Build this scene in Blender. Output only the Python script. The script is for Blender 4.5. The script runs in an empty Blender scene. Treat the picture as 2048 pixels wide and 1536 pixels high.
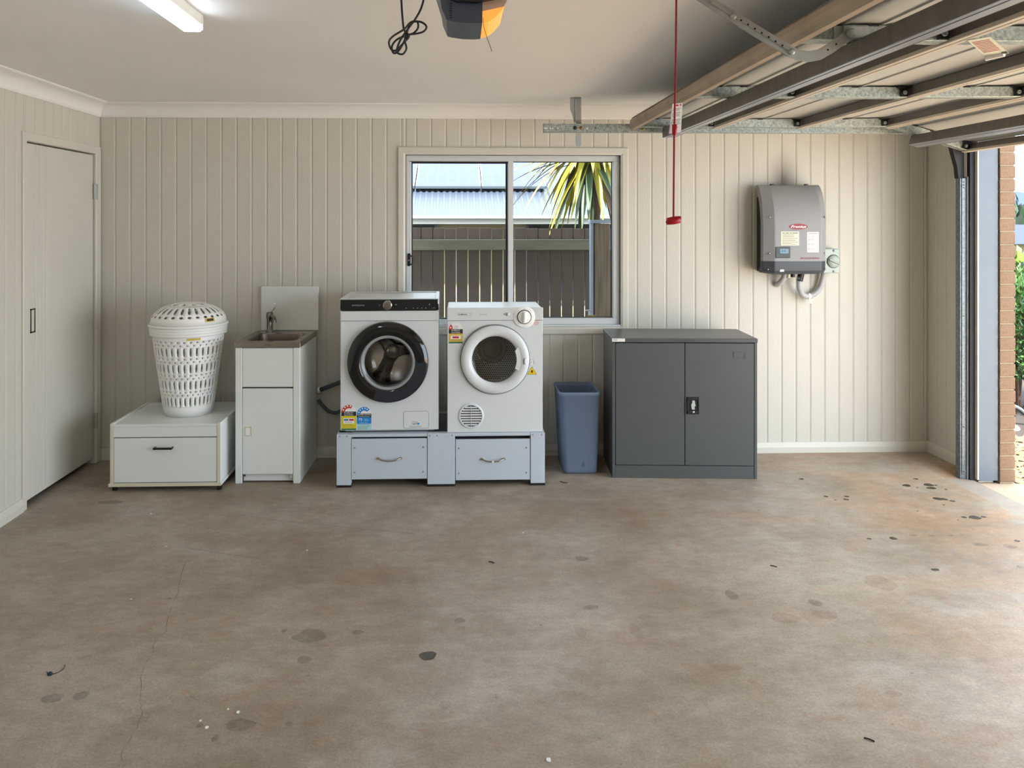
import bpy, bmesh, math, random
from mathutils import Vector, Matrix
R = random.Random(7)
sc = bpy.context.scene
PI = math.pi
sin, cos = math.sin, math.cos

# ------------------------------------------------------------------ camera
cam_d = bpy.data.cameras.new('camera')
cam_d.sensor_width = 36.0
cam_d.lens = 1580 / 2048 * 36.0
cam_d.shift_x = 55 / 2048
cam_d.shift_y = -324 / 2048
cam_d.clip_end = 2000
cam = bpy.data.objects.new('camera', cam_d)
sc.collection.objects.link(cam)
cam.location = (0, 0, 1.585)
cam.rotation_euler = (PI / 2, 0, -0.0351)
sc.camera = cam

# ------------------------------------------------------------------ light
sc.view_settings.view_transform = 'Standard'
sc.view_settings.look = 'None'
sc.view_settings.gamma = 1.0
sc.view_settings.use_curve_mapping = False
sc.view_settings.exposure = 1.02
world = bpy.data.worlds.new('sky')
sc.world = world
world.use_nodes = True
wn = world.node_tree.nodes['Background']
wn.inputs[0].default_value = (0.80, 0.90, 1.0, 1)
wn.inputs[1].default_value = 3.4
sun_d = bpy.data.lights.new('sun', 'SUN')
sun_d.energy = 14.0
sun_d.angle = math.radians(2)
sun_d.color = (1, 0.97, 0.93)
sun = bpy.data.objects.new('sun', sun_d)
sc.collection.objects.link(sun)
sun.rotation_euler = Vector((0.0, 0.55, -0.80)).to_track_quat('-Z', 'Y').to_euler()


def portal(name, loc, rot, sx, sy):
    d = bpy.data.lights.new(name, 'AREA')
    d.shape = 'RECTANGLE'
    d.size, d.size_y = sx, sy
    d.cycles.is_portal = True
    o = bpy.data.objects.new(name, d)
    sc.collection.objects.link(o)
    o.location = loc
    o.rotation_euler = rot
    return o


portal('door_opening_portal', (3.5, 2.5, 1.05), (0, PI / 2, 0), 2.3, 4.9)
portal('window_portal', (0.385, 5.5, 1.46), (-PI / 2, 0, 0), 1.5, 1.2)

# ------------------------------------------------------------------ materials


def lin(c):
    return tuple((x / 255 / 12.92) if x / 255 <= 0.04045 else ((x / 255 + 0.055) / 1.055) ** 2.4 for x in c)


MATS = {}


def mat(name, col, rough=0.5, metal=0.0, var=0.0, vscale=4.0, bump=0.0, bscale=60.0, spec=0.5, emit=0.0, coat=0.0,
        stretch=(1, 1, 1), col2=None, thr=None):
    if name in MATS:
        return MATS[name]
    m = bpy.data.materials.new(name)
    MATS[name] = m
    m.use_nodes = True
    nt = m.node_tree
    b = nt.nodes['Principled BSDF']
    c = lin(col)
    b.inputs['Base Color'].default_value = (*c, 1)
    b.inputs['Roughness'].default_value = rough
    b.inputs['Metallic'].default_value = metal
    b.inputs['Specular IOR Level'].default_value = spec
    if coat:
        b.inputs['Coat Weight'].default_value = coat
        b.inputs['Coat Roughness'].default_value = 0.08
    if emit:
        b.inputs['Emission Color'].default_value = (*c, 1)
        b.inputs['Emission Strength'].default_value = emit
    if var or bump or col2:
        tc = nt.nodes.new('ShaderNodeTexCoord')
        mp = nt.nodes.new('ShaderNodeMapping')
        mp.inputs['Scale'].default_value = stretch
        nt.links.new(tc.outputs['Object'], mp.inputs['Vector'])
        if var or col2:
            n = nt.nodes.new('ShaderNodeTexNoise')
            n.inputs['Scale'].default_value = vscale
            n.inputs['Detail'].default_value = 5
            nt.links.new(mp.outputs[0], n.inputs['Vector'])
            r = nt.nodes.new('ShaderNodeValToRGB')
            a, z = thr or (0.3, 0.7)
            r.color_ramp.elements[0].position = a
            r.color_ramp.elements[1].position = z
            if col2:
                r.color_ramp.elements[0].color = (*c, 1)
                r.color_ramp.elements[1].color = (*lin(col2), 1)
            else:
                r.color_ramp.elements[0].color = (*[x * (1 - var) for x in c], 1)
                r.color_ramp.elements[1].color = (*[min(1, x * (1 + var)) for x in c], 1)
            nt.links.new(n.outputs['Fac'], r.inputs[0])
            nt.links.new(r.outputs[0], b.inputs['Base Color'])
        if bump:
            n2 = nt.nodes.new('ShaderNodeTexNoise')
            n2.inputs['Scale'].default_value = bscale
            n2.inputs['Detail'].default_value = 4
            nt.links.new(mp.outputs[0], n2.inputs['Vector'])
            bp = nt.nodes.new('ShaderNodeBump')
            bp.inputs['Strength'].default_value = bump
            bp.inputs['Distance'].default_value = 0.01
            nt.links.new(n2.outputs['Fac'], bp.inputs['Height'])
            nt.links.new(bp.outputs[0], b.inputs['Normal'])
    return m


def glass(name, tint=(1, 1, 1), rough=0.02, ior=1.45, alpha=1.0):
    m = bpy.data.materials.new(name)
    MATS[name] = m
    m.use_nodes = True
    nt = m.node_tree
    nt.nodes.clear()
    out = nt.nodes.new('ShaderNodeOutputMaterial')
    mix = nt.nodes.new('ShaderNodeMixShader')
    tr = nt.nodes.new('ShaderNodeBsdfTransparent')
    tr.inputs[0].default_value = (*tint, 1)
    gl = nt.nodes.new('ShaderNodeBsdfGlossy')
    gl.inputs['Roughness'].default_value = rough
    fr = nt.nodes.new('ShaderNodeFresnel')
    fr.inputs[0].default_value = ior
    nt.links.new(fr.outputs[0], mix.inputs[0])
    nt.links.new(tr.outputs[0], mix.inputs[1])
    nt.links.new(gl.outputs[0], mix.inputs[2])
    nt.links.new(mix.outputs[0], out.inputs[0])
    return m


def stain(name, col, alpha):
    m = bpy.data.materials.new(name)
    MATS[name] = m
    m.use_nodes = True
    nt = m.node_tree
    b = nt.nodes['Principled BSDF']
    b.inputs['Base Color'].default_value = (*lin(col), 1)
    b.inputs['Roughness'].default_value = 0.5
    tc = nt.nodes.new('ShaderNodeTexCoord')
    n = nt.nodes.new('ShaderNodeTexNoise')
    n.inputs['Scale'].default_value = 40
    nt.links.new(tc.outputs['Object'], n.inputs['Vector'])
    r = nt.nodes.new('ShaderNodeMapRange')
    r.inputs[1].default_value = 0.3
    r.inputs[2].default_value = 0.7
    r.inputs[3].default_value = alpha * 0.65
    r.inputs[4].default_value = min(1, alpha * 1.2)
    nt.links.new(n.outputs['Fac'], r.inputs[0])
    nt.links.new(r.outputs[0], b.inputs['Alpha'])
    return m


mat('wall_paint', (210, 206, 194), 0.45, bump=0.12, bscale=30, stretch=(6, 6, 0.6))
mat('trim_paint', (215, 211, 199), 0.4)
mat('door_paint', (213, 210, 199), 0.4)
mat('ceiling_paint', (243, 241, 238), 0.75, var=0.02, vscale=1.2)
mat('cornice_paint', (243, 241, 237), 0.65)
mat('aluminium', (220, 222, 222), 0.35)
mat('rubber', (22, 22, 24), 0.6)
mat('black_plastic', (20, 21, 23), 0.4)
mat('white_melamine', (234, 237, 234), 0.35)
mat('cream_edge', (222, 215, 190), 0.45)
mat('white_enamel', (222, 226, 228), 0.28)
mat('pedestal_white', (200, 210, 220), 0.35)
mat('white_plastic', (250, 250, 247), 0.35)
mat('stainless', (160, 152, 144), 0.27, metal=1.0, bump=0.03, bscale=200, stretch=(1, 12, 12))
mat('chrome', (205, 205, 205), 0.12, metal=1.0)
mat('dark_chrome', (130, 126, 122), 0.2, metal=1.0)
mat('hose_grey', (72, 76, 80), 0.5)
mat('grip_grey', (40, 44, 52), 0.3)
mat('gloss_black', (10, 10, 14), 0.07, coat=0.4)
mat('satin_black', (16, 16, 19), 0.25)
mat('drum_steel', (214, 208, 200), 0.22, metal=0.65)
mat('dryer_drum', (228, 226, 222), 0.45, metal=0.2)
mat('dark_hole', (26, 25, 25), 0.7)
mat('filter_grey', (164, 156, 149), 0.45)
mat('ring_grey', (120, 123, 124), 0.4)
mat('mid_grey', (150, 154, 156), 0.4)
mat('cabinet_grey', (85, 88, 89), 0.33, bump=0.02, bscale=300)
mat('bin_blue', (104, 120, 142), 0.45)
mat('inverter_grey', (146, 147, 148), 0.5)
mat('inverter_dark', (62, 68, 76), 0.45)
mat('screen', (108, 132, 132), 0.2)
mat('label_cream', (232, 231, 208), 0.6)
mat('label_white', (238, 237, 235), 0.6)
mat('print_grey', (130, 130, 120), 0.6)
mat('print_dark', (40, 40, 42), 0.6)
mat('print_pink', (226, 170, 165), 0.6)
mat('print_white', (235, 235, 235), 0.6)
mat('print_silver', (170, 176, 180), 0.5)
mat('logo_red', (146, 10, 34), 0.4)
mat('energy_red', (205, 55, 25), 0.5)
mat('energy_yellow', (226, 205, 20), 0.5)
mat('energy_gold', (222, 190, 80), 0.5)
mat('energy_green', (10, 110, 80), 0.5)
mat('energy_blue', (20, 135, 215), 0.5)
mat('energy_pale', (170, 218, 226), 0.5)
mat('energy_crimson', (190, 30, 60), 0.5)
mat('hazard_yellow', (240, 205, 10), 0.45)
mat('print_teal', (60, 130, 170), 0.5)
mat('isolator_grey', (182, 194, 186), 0.45)
mat('conduit_grey', (188, 188, 188), 0.5)
mat('brass', (170, 140, 70), 0.3, metal=0.9)
mat('galv', (140, 150, 148), 0.45, metal=0.5, col2=(186, 194, 188), vscale=85, thr=(0.35, 0.65))
mat('galv_track', (92, 100, 106), 0.4, metal=0.4, col2=(126, 134, 140), vscale=60)
mat('galv_dull', (176, 181, 178), 0.5, metal=0.4, var=0.12, vscale=20)
mat('door_skin', (190, 190, 184), 0.5)
mat('door_lip', (204, 194, 178), 0.45, var=0.08, vscale=3)
mat('lip_web_shade', (124, 118, 112), 0.5, var=0.1, vscale=4)  # upright web darker than the flange: its shade put into the colour
mat('door_edge', (160, 142, 120), 0.5, col2=(190, 172, 150), vscale=5)
mat('strut_brown', (118, 115, 110), 0.45, metal=0.3, var=0.14, vscale=9, stretch=(1, 3, 1))
mat('strut_lip', (176, 182, 190), 0.35, metal=0.6)
mat('bracket_grey', (172, 176, 176), 0.5)
mat('post_blue', (98, 108, 118), 0.5, var=0.05, vscale=5, bump=0.05, bscale=40)
mat('dark_void', (38, 38, 46), 0.7)
mat('rope_red', (150, 20, 38), 0.6)
mat('handle_red', (170, 8, 34), 0.35)
mat('opener_dark', (64, 74, 90), 0.4)
mat('cord_black', (40, 38, 40), 0.5)
mat('lens_clear', (206, 176, 158), 0.25)
mat('lamp_lens', (255, 150, 62), 0.3, emit=0.5)
mat('batten_body', (228, 228, 222), 0.5)
mat('batten_diffuser', (226, 240, 255), 0.4, emit=8.0)
mat('timber_fence', (90, 77, 69), 0.85, var=0.3, vscale=9, stretch=(1, 1, 0.25), bump=0.2, bscale=40)
mat('timber_rail', (122, 116, 100), 0.85, col2=(100, 98, 80), vscale=7, stretch=(0.4, 1, 2), bump=0.2, bscale=40)
mat('timber_post', (122, 106, 90), 0.8, var=0.42, vscale=46, stretch=(1, 1, 0.05))
mat('post_steel', (150, 162, 176), 0.45, metal=0.3)
mat('roof_metal', (56, 63, 74), 0.45, metal=0.1)
mat('gutter_white', (132, 134, 130), 0.5)
mat('fascia_white', (226, 226, 218), 0.5)
mat('render_cream', (150, 138, 104), 0.8)
mat('dark_glass', (30, 34, 40), 0.1)
mat('solar_cell', (56, 62, 94), 0.35, spec=0.08)
mat('solar_grid', (70, 76, 108), 0.4, spec=0.1)
mat('solar_frame', (110, 118, 124), 0.35, metal=0.6)
mat('leaf_green', (52, 72, 44), 0.5)
mat('leaf_yellow', (166, 154, 34), 0.5)
mat('leaf_tan', (128, 98, 66), 0.7)
mat('bark', (84, 62, 46), 0.9, var=0.25, vscale=20)
mat('foliage_green', (58, 92, 36), 0.6)
mat('foliage_dark', (34, 58, 32), 0.6)
mat('foliage_lime', (92, 112, 38), 0.6)
mat('twig_brown', (92, 70, 54), 0.8)
mat('brick_face', (122, 98, 78), 0.85, var=0.16, vscale=60, bump=0.4, bscale=120)
mat('mortar', (150, 134, 110), 0.9)
mat('driveway_tan', (188, 166, 142), 0.8, var=0.12, vscale=3)
mat('rebate_concrete', (158, 146, 132), 0.7, var=0.12, vscale=6)
mat('gravel_tan', (112, 90, 66), 0.9, var=0.25, vscale=25)
mat('soil', (46, 39, 33), 0.95)
mat('lawn', (50, 58, 38), 0.95)
mat('hill_green', (44, 54, 46), 0.95, var=0.25, vscale=0.06)
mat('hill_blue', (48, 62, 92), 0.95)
mat('far_roof', (50, 56, 82), 0.8, spec=0.1)
mat('flake_white', (238, 236, 228), 0.7)
mat('crack_dark', (92, 82, 72), 0.9)
glass('pane_glass', (0.95, 0.97, 0.97), 0.0, 1.35)
glass('door_glass', (0.95, 0.95, 0.95), 0.02, 1.55)
glass('dryer_glass', (0.95, 0.95, 0.95), 0.02, 1.4)
stain('stain_dark', (62, 56, 44), 0.78)
stain('stain_faint', (100, 92, 80), 0.22)
stain('stain_rust', (158, 104, 62), 0.12)


def floor_material():
    m = bpy.data.materials.new('concrete_floor')
    MATS['concrete_floor'] = m
    m.use_nodes = True
    nt = m.node_tree
    L = nt.links
    b = nt.nodes['Principled BSDF']
    tc = nt.nodes.new('ShaderNodeTexCoord')

    def noise(scale, detail, rough=0.55, stretch=(1, 1, 1), dist=0.0):
        mp = nt.nodes.new('ShaderNodeMapping')
        mp.inputs['Scale'].default_value = stretch
        L.new(tc.outputs['Object'], mp.inputs[0])
        n = nt.nodes.new('ShaderNodeTexNoise')
        n.inputs['Scale'].default_value = scale
        n.inputs['Detail'].default_value = detail
        n.inputs['Roughness'].default_value = rough
        n.inputs['Distortion'].default_value = dist
        L.new(mp.outputs[0], n.inputs['Vector'])
        return n.outputs['Fac']

    def ramp(fac, a, z, ca, cz):
        r = nt.nodes.new('ShaderNodeValToRGB')
        r.color_ramp.elements[0].position = a
        r.color_ramp.elements[1].position = z
        r.color_ramp.elements[0].color = (*ca, 1)
        r.color_ramp.elements[1].color = (*cz, 1)
        L.new(fac, r.inputs[0])
        return r.outputs[0]

    def mix(fac, c1, c2, mode='MIX'):
        x = nt.nodes.new('ShaderNodeMix')
        x.data_type = 'RGBA'
        x.blend_type = mode
        if isinstance(fac, float):
            x.inputs[0].default_value = fac
        else:
            L.new(fac, x.inputs[0])
        for i, c in ((6, c1), (7, c2)):
            if isinstance(c, tuple):
                x.inputs[i].default_value = (*c, 1)
            else:
                L.new(c, x.inputs[i])
        return x.outputs[2]

    W = (1, 1, 1)
    K = (0, 0, 0)
    fine = ramp(noise(14, 8, 0.75, (0.8, 1.2, 1)), 0.3, 0.7, (0.80, 0.78, 0.76), (1.12, 1.12, 1.12))
    base = ramp(noise(0.9, 9, 0.68), 0.36, 0.62, lin((140, 124, 105)), lin((177, 168, 154)))
    rust = ramp(noise(1.6, 9, 0.72, (0.8, 1.2, 1), 0.6), 0.52, 0.78, K, (0.75, 0.75, 0.75))
    c = mix(rust, base, lin((158, 128, 100)))
    brown = ramp(noise(3.2, 9, 0.75, (0.7, 1.4, 1)), 0.53, 0.76, K, (0.45, 0.45, 0.45))
    c = mix(brown, c, lin((128, 112, 95)))
    pale = ramp(noise(2.1, 7, 0.6, (1, 1.4, 1), 0.4), 0.55, 0.75, K, (0.5, 0.5, 0.5))
    c = mix(pale, c, lin((194, 189, 180)))
    rust2 = ramp(noise(9, 6, 0.7, (0.7, 1.4, 1), 1.0), 0.62, 0.74, K, (0.55, 0.55, 0.55))
    c = mix(rust2, c, lin((170, 112, 66)))
    sep = nt.nodes.new('ShaderNodeSeparateXYZ')
    L.new(tc.outputs['Object'], sep.inputs[0])
    mr = nt.nodes.new('ShaderNodeMapRange')
    mr.interpolation_type = 'SMOOTHSTEP'
    mr.inputs[1].default_value = 0.4
    mr.inputs[2].default_value = 3.1
    mr.inputs[3].default_value = 0.0
    mr.inputs[4].default_value = 0.75
    L.new(sep.outputs[0], mr.inputs[0])
    tracked = ramp(noise(1.5, 9, 0.7, (0.6, 1.1, 1), 0.8), 0.42, 0.66, K, W)
    mul = nt.nodes.new('ShaderNodeMath')
    mul.operation = 'MULTIPLY'
    L.new(mr.outputs[0], mul.inputs[0])
    L.new(tracked, mul.inputs[1])
    c = mix(mul.outputs[0], c, lin((184, 142, 102)))
    c = mix(1.0, c, fine, 'MULTIPLY')
    sp = ramp(noise(120, 4, 0.7), 0.3, 0.7, (0.78, 0.77, 0.76), (1.14, 1.14, 1.14))
    c = mix(1.0, c, sp, 'MULTIPLY')
    dots = ramp(noise(26, 2, 0.5), 0.2, 0.27, (0.62, 0.58, 0.52), W)
    c = mix(1.0, c, dots, 'MULTIPLY')
    L.new(c, b.inputs['Base Color'])
    rr = nt.nodes.new('ShaderNodeMapRange')
    rr.inputs[3].default_value = 0.36
    rr.inputs[4].default_value = 0.62
    L.new(noise(2.5, 5), rr.inputs[0])
    L.new(rr.outputs[0], b.inputs['Roughness'])
    bp = nt.nodes.new('ShaderNodeBump')
    bp.inputs['Strength'].default_value = 0.12
    bp.inputs['Distance'].default_value = 0.01
    L.new(noise(60, 5), bp.inputs['Height'])
    L.new(bp.outputs[0], b.inputs['Normal'])


floor_material()

# ------------------------------------------------------------------ mesh builder


class MB:
    def __init__(self, m=None):
        self.v, self.f, self.fm, self.fs = [], [], [], []
        self.mats = []
        self.cur = 0
        self.smooth = False
        if m:
            self.m(m)

    def m(self, name):
        if name not in self.mats:
            self.mats.append(name)
        self.cur = self.mats.index(name)
        return self

    def face(self, idx, smooth=None):
        self.f.append(tuple(idx))
        self.fm.append(self.cur)
        self.fs.append(self.smooth if smooth is None else smooth)

    def add(self, vs):
        k = len(self.v)
        self.v.extend(vs)
        return k

    def quad(self, a, b, c, d):
        k = self.add([a, b, c, d])
        self.face((k, k + 1, k + 2, k + 3))

    def box(self, x0, x1, y0, y1, z0, z1):
        k = self.add([(x, y, z) for z in (z0, z1) for y in (y0, y1) for x in (x0, x1)])
        for q in ((0, 2, 3, 1), (4, 5, 7, 6), (0, 1, 5, 4), (2, 6, 7, 3), (0, 4, 6, 2), (1, 3, 7, 5)):
            self.face([k + i for i in q])
        return self

    def cb(self, x0, x1, y0, y1, z0, z1, c=0.004):
        c = min(c, abs(x1 - x0) * 0.45, abs(y1 - y0) * 0.45, abs(z1 - z0) * 0.45)
        X, Y, Z = (x0, x1), (y0, y1), (z0, z1)
        ix = {}
        vs = []
        for i in (0, 1):
            for j in (0, 1):
                for k in (0, 1):
                    for a in (0, 1, 2):
                        p = [X[i], Y[j], Z[k]]
                        s = [c if i == 0 else -c, c if j == 0 else -c, c if k == 0 else -c]
                        for q in (0, 1, 2):
                            if q != a:
                                p[q] += s[q]
                        ix[(i, j, k, a)] = len(vs)
                        vs.append(tuple(p))
        b = self.add(vs)
        ctr = Vector(((x0 + x1) / 2, (y0 + y1) / 2, (z0 + z1) / 2))

        def put(ids):
            P = [Vector(vs[i]) for i in ids]
            n = (P[1] - P[0]).cross(P[2] - P[0])
            mid = sum(P, Vector()) / len(P)
            if n.dot(mid - ctr) < 0:
                ids = ids[::-1]
            self.face([b + i for i in ids])
        for s in (0, 1):
            put([ix[(s, 0, 0, 0)], ix[(s, 1, 0, 0)], ix[(s, 1, 1, 0)], ix[(s, 0, 1, 0)]])
            put([ix[(0, s, 0, 1)], ix[(1, s, 0, 1)], ix[(1, s, 1, 1)], ix[(0, s, 1, 1)]])
            put([ix[(0, 0, s, 2)], ix[(1, 0, s, 2)], ix[(1, 1, s, 2)], ix[(0, 1, s, 2)]])
        for j in (0, 1):
            for k in (0, 1):
                put([ix[(0, j, k, 1)], ix[(1, j, k, 1)], ix[(1, j, k, 2)], ix[(0, j, k, 2)]])
                put([ix[(j, 0, k, 0)], ix[(j, 1, k, 0)], ix[(j, 1, k, 2)], ix[(j, 0, k, 2)]])
                put([ix[(j, k, 0, 0)], ix[(j, k, 1, 0)], ix[(j, k, 1, 1)], ix[(j, k, 0, 1)]])
        for i in (0, 1):
            for j in (0, 1):
                for k in (0, 1):
                    put([ix[(i, j, k, 0)], ix[(i, j, k, 1)], ix[(i, j, k, 2)]])
        return self

    def loft(self, loops, closed=True, cap0=False, cap1=False, smooth=True):
        n = len(loops[0])
        ks = [self.add(l) for l in loops]
        for a, b in zip(ks, ks[1:]):
            for i in range(n if closed else n - 1):
                j = (i + 1) % n
                self.face((a + i, a + j, b + j, b + i), smooth)
        if cap0:
            k = self.add(loops[0])
            self.face([k + i for i in range(n)][::-1], False)
        if cap1:
            k = self.add(loops[-1])
            self.face([k + i for i in range(n)], False)
        return self

    def lathe(self, prof, c, axis='Z', n=32, cap0=False, cap1=False, smooth=True):
        loops = []
        for r, h in prof:
            l = []
            for i in range(n):
                t = 2 * PI * i / n
                a, b = r * cos(t), r * sin(t)
                if axis == 'Z':
                    l.append((c[0] + a, c[1] + b, c[2] + h))
                elif axis == 'Y':
                    l.append((c[0] + a, c[1] + h, c[2] + b))
                else:
                    l.append((c[0] + h, c[1] + a, c[2] + b))
            loops.append(l)
        return self.loft(loops, True, cap0, cap1, smooth)

    def cyl(self, p0, p1, r, r1=None, n=12, smooth=True):
        r1 = r if r1 is None else r1
        p0, p1 = Vector(p0), Vector(p1)
        d = (p1 - p0).normalized()
        u = d.orthogonal().normalized()
        w = d.cross(u)
        l0 = [tuple(p0 + (u * cos(2 * PI * i / n) + w * sin(2 * PI * i / n)) * r) for i in range(n)]
        l1 = [tuple(p1 + (u * cos(2 * PI * i / n) + w * sin(2 * PI * i / n)) * r1) for i in range(n)]
        return self.loft([l0, l1], True, True, True, smooth)

    def tube(self, pts, r, n=8, sub=6, cap=True):
        P = [Vector(p) for p in pts]
        if sub > 1 and len(P) > 2:
            Q = []
            for i in range(len(P) - 1):
                a = P[max(i - 1, 0)]
                b, c = P[i], P[i + 1]
                d = P[min(i + 2, len(P) - 1)]
                for s in range(sub):
                    t = s / sub
                    Q.append(0.5 * ((2 * b) + (c - a) * t + (2 * a - 5 * b + 4 * c - d) * t * t + (3 * b - a - 3 * c + d) * t ** 3))
            Q.append(P[-1])
            P = Q
        loops = []
        u = None
        for i, p in enumerate(P):
            d = (P[min(i + 1, len(P) - 1)] - P[max(i - 1, 0)]).normalized()
            if u is None:
                u = d.orthogonal().normalized()
            else:
                u = (u - d * u.dot(d))
                u = u.normalized() if u.length > 1e-6 else d.orthogonal().normalized()
            w = d.cross(u)
            rr = r(i / (len(P) - 1)) if callable(r) else r
            loops.append([tuple(p + (u * cos(2 * PI * k / n) + w * sin(2 * PI * k / n)) * rr) for k in range(n)])
        return self.loft(loops, True, cap, cap, True)

    def prism(self, poly, axis, a, b):
        """extrude a 2D polygon: axis 'Y' -> poly is (x, z); 'X' -> (y, z); 'Z' -> (x, y)"""
        def P(q, h):
            return (q[0], h, q[1]) if axis == 'Y' else (h, q[0], q[1]) if axis == 'X' else (q[0], q[1], h)
        n = len(poly)
        k = self.add([P(q, a) for q in poly] + [P(q, b) for q in poly])
        self.face([k + i for i in range(n)])
        self.face([k + n + i for i in range(n)][::-1])
        for i in range(n):
            j = (i + 1) % n
            self.face((k + i, k + n + i, k + n + j, k + j))
        return self

    def flat(self, poly, y):
        """flat print facing -Y, poly of (x, z) counter-clockwise seen from -Y"""
        k = self.add([(q[0], y, q[1]) for q in poly])
        self.face([k + i for i in range(len(poly))])
        return self

    def rect(self, x0, x1, z0, z1, y):
        return self.flat([(x0, z0), (x1, z0), (x1, z1), (x0, z1)], y)

    def text(self, s, x, z, size, y, align='LEFT', shear=0.0, bold=0.0, width=None):
        vs, fs = text_geo(s, size, align, shear, bold)
        if not vs:
            return self
        sx = 1.0
        if width:
            xs = [q[0] for q in vs]
            w = max(xs) - min(xs)
            sx = width / w if w > 0 else 1
        k = self.add([(x + q[0] * sx, y, z + q[1]) for q in vs])
        for f in fs:
            self.face([k + i for i in f], False)
        return self

    def xf(self, fn, start=0):
        self.v[start:] = [tuple(fn(*p)) for p in self.v[start:]]
        return self

    def build(self, name, parent=None, weld=False, data_name=None):
        org = Vector((0, 0, 0))
        p = parent
        while p is not None:
            org += Vector(p.location)
            p = p.parent
        me = bpy.data.meshes.new(data_name or name)
        me.from_pydata([(a - org.x, b - org.y, c - org.z) for a, b, c in self.v], [], self.f)
        for mn in self.mats:
            me.materials.append(MATS[mn])
        me.polygons.foreach_set('material_index', self.fm)
        me.polygons.foreach_set('use_smooth', self.fs)
        me.update()
        if weld:
            bm = bmesh.new()
            bm.from_mesh(me)
            bmesh.ops.remove_doubles(bm, verts=bm.verts, dist=1e-5)
            bm.to_mesh(me)
            bm.free()
            me.polygons.foreach_set('use_smooth', [True] * len(me.polygons))
        return link(name, me, parent)


def link(name, me, parent=None, loc=None):
    o = bpy.data.objects.new(name, me)
    sc.collection.objects.link(o)
    if parent is not None:
        o.parent = parent
    if loc is not None:
        o.location = loc
    return o


_tc = {}


def text_geo(s, size, align, shear, bold):
    key = (s, size, align, shear, bold)
    if key in _tc:
        return _tc[key]
    cu = bpy.data.curves.new('lettering', 'FONT')
    cu.body = s
    cu.size = size
    cu.align_x = align
    cu.shear = shear
    cu.offset = bold
    cu.resolution_u = 2
    cu.fill_mode = 'FRONT'
    o = bpy.data.objects.new('lettering', cu)
    sc.collection.objects.link(o)
    dg = bpy.context.evaluated_depsgraph_get()
    me = bpy.data.meshes.new_from_object(o.evaluated_get(dg))
    vs = [(v.co.x, v.co.y) for v in me.vertices]
    fs = []
    for p in me.polygons:
        ids = list(p.vertices)
        fs.append(ids)
    bpy.data.objects.remove(o)
    bpy.data.meshes.remove(me)
    bpy.data.curves.remove(cu)
    _tc[key] = (vs, fs)
    return _tc[key]


def tag(o, label=None, cat=None, group=None, kind=None):
    for k, v in (('label', label), ('category', cat), ('group', group), ('kind', kind)):
        if v:
            o[k] = v
    return o


def thing(name, label, cat, loc=(0, 0, 0), rz=0.0, group=None):
    o = bpy.data.objects.new(name, None)
    o.empty_display_size = 0.1
    sc.collection.objects.link(o)
    o.location = loc
    o.rotation_euler = (0, 0, rz)
    return tag(o, label, cat, group)


def struct(o, label):
    return tag(o, label=label, cat=None, kind='structure')


def solid(o, t, off=-1):
    md = o.modifiers.new('thickness', 'SOLIDIFY')
    md.thickness = t
    md.offset = off
    return o


def rrect(x0, x1, y0, y1, r, n=6):
    """rounded rectangle loop, counter-clockwise"""
    P = []
    for cx, cy, a in ((x1 - r, y1 - r, 0), (x0 + r, y1 - r, PI / 2), (x0 + r, y0 + r, PI), (x1 - r, y0 + r, 1.5 * PI)):
        for i in range(n + 1):
            t = a + PI / 2 * i / n
            P.append((cx + r * cos(t), cy + r * sin(t)))
    return P


def star(cx, cz, r):
    P = []
    for i in range(10):
        t = PI / 2 + 2 * PI * i / 10
        q = r if i % 2 == 0 else r * 0.45
        P.append((cx + q * cos(t), cz + q * sin(t)))
    return P


def disc(cx, cz, r, n=20, rz=None):
    return [(cx + r * cos(2 * PI * i / n), cz + (rz or r) * sin(2 * PI * i / n)) for i in range(n)]


def ring_flat(mb, cx, cz, r0, r1, y, a0=0, a1=2 * PI, n=24):
    for i in range(n):
        t, u = a0 + (a1 - a0) * i / n, a0 + (a1 - a0) * (i + 1) / n
        mb.flat([(cx + r1 * cos(t), cz + r1 * sin(t)), (cx + r1 * cos(u), cz + r1 * sin(u)),
                 (cx + r0 * cos(u), cz + r0 * sin(u)), (cx + r0 * cos(t), cz + r0 * sin(t))], y)


def lines(mb, x0, x1, zs, h, y, rag=0.25):
    for z in zs:
        x = x1 - R.uniform(0, rag) * (x1 - x0)
        mb.rect(x0, x, z - h / 2, z + h / 2, y)


# ================================================================== SETTING
XL, XR, YB, CZ = -2.38, 3.26, 5.36, 2.375
YN = -1.6                                   # near wall, behind the camera

# floor slab with a lower rebate along the door opening
fl = MB('concrete_floor').box(XL - 0.1, 3.02, YN, YB + 0.1, -0.15, 0.0).build('floor')
struct(fl, 'worn brown and grey concrete garage floor with rust marks')
mb = MB('concrete_floor')
mb.prism([(4.86, -0.15), (YB + 0.1, -0.15), (YB + 0.1, 0.0), (5.04, 0.0), (4.86, -0.027)], 'X', 3.02, XR + 0.1)
mb.build('slab_corner', fl)
MB('rebate_concrete').box(3.02, 3.225, YN, 4.86, -0.15, -0.028).build('rebate', fl)

# boards of the wall cladding: 100 mm, a shallow groove between


def board_mb(w, h, axis):
    """board from 0..w along the wall, 0..h up, face at 0, groove sides chamfered 6 mm to depth"""
    c, d = 0.009, 0.0032
    prof = [(0.0, d), (c, 0.0), (w - c, 0.0), (w - 0.002, d), (w - 0.002, d + 0.002), (0.0, d + 0.002)]
    mb = MB('wall_paint')
    if axis == 'back':
        mb.prism([(a, b) for a, b in prof], 'Z', 0, h)
    elif axis == 'left':
        mb.prism([(-b, a) for a, b in prof], 'Z', 0, h)
    else:
        mb.prism([(b, a) for a, b in prof], 'Z', 0, h)
    return mb


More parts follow.
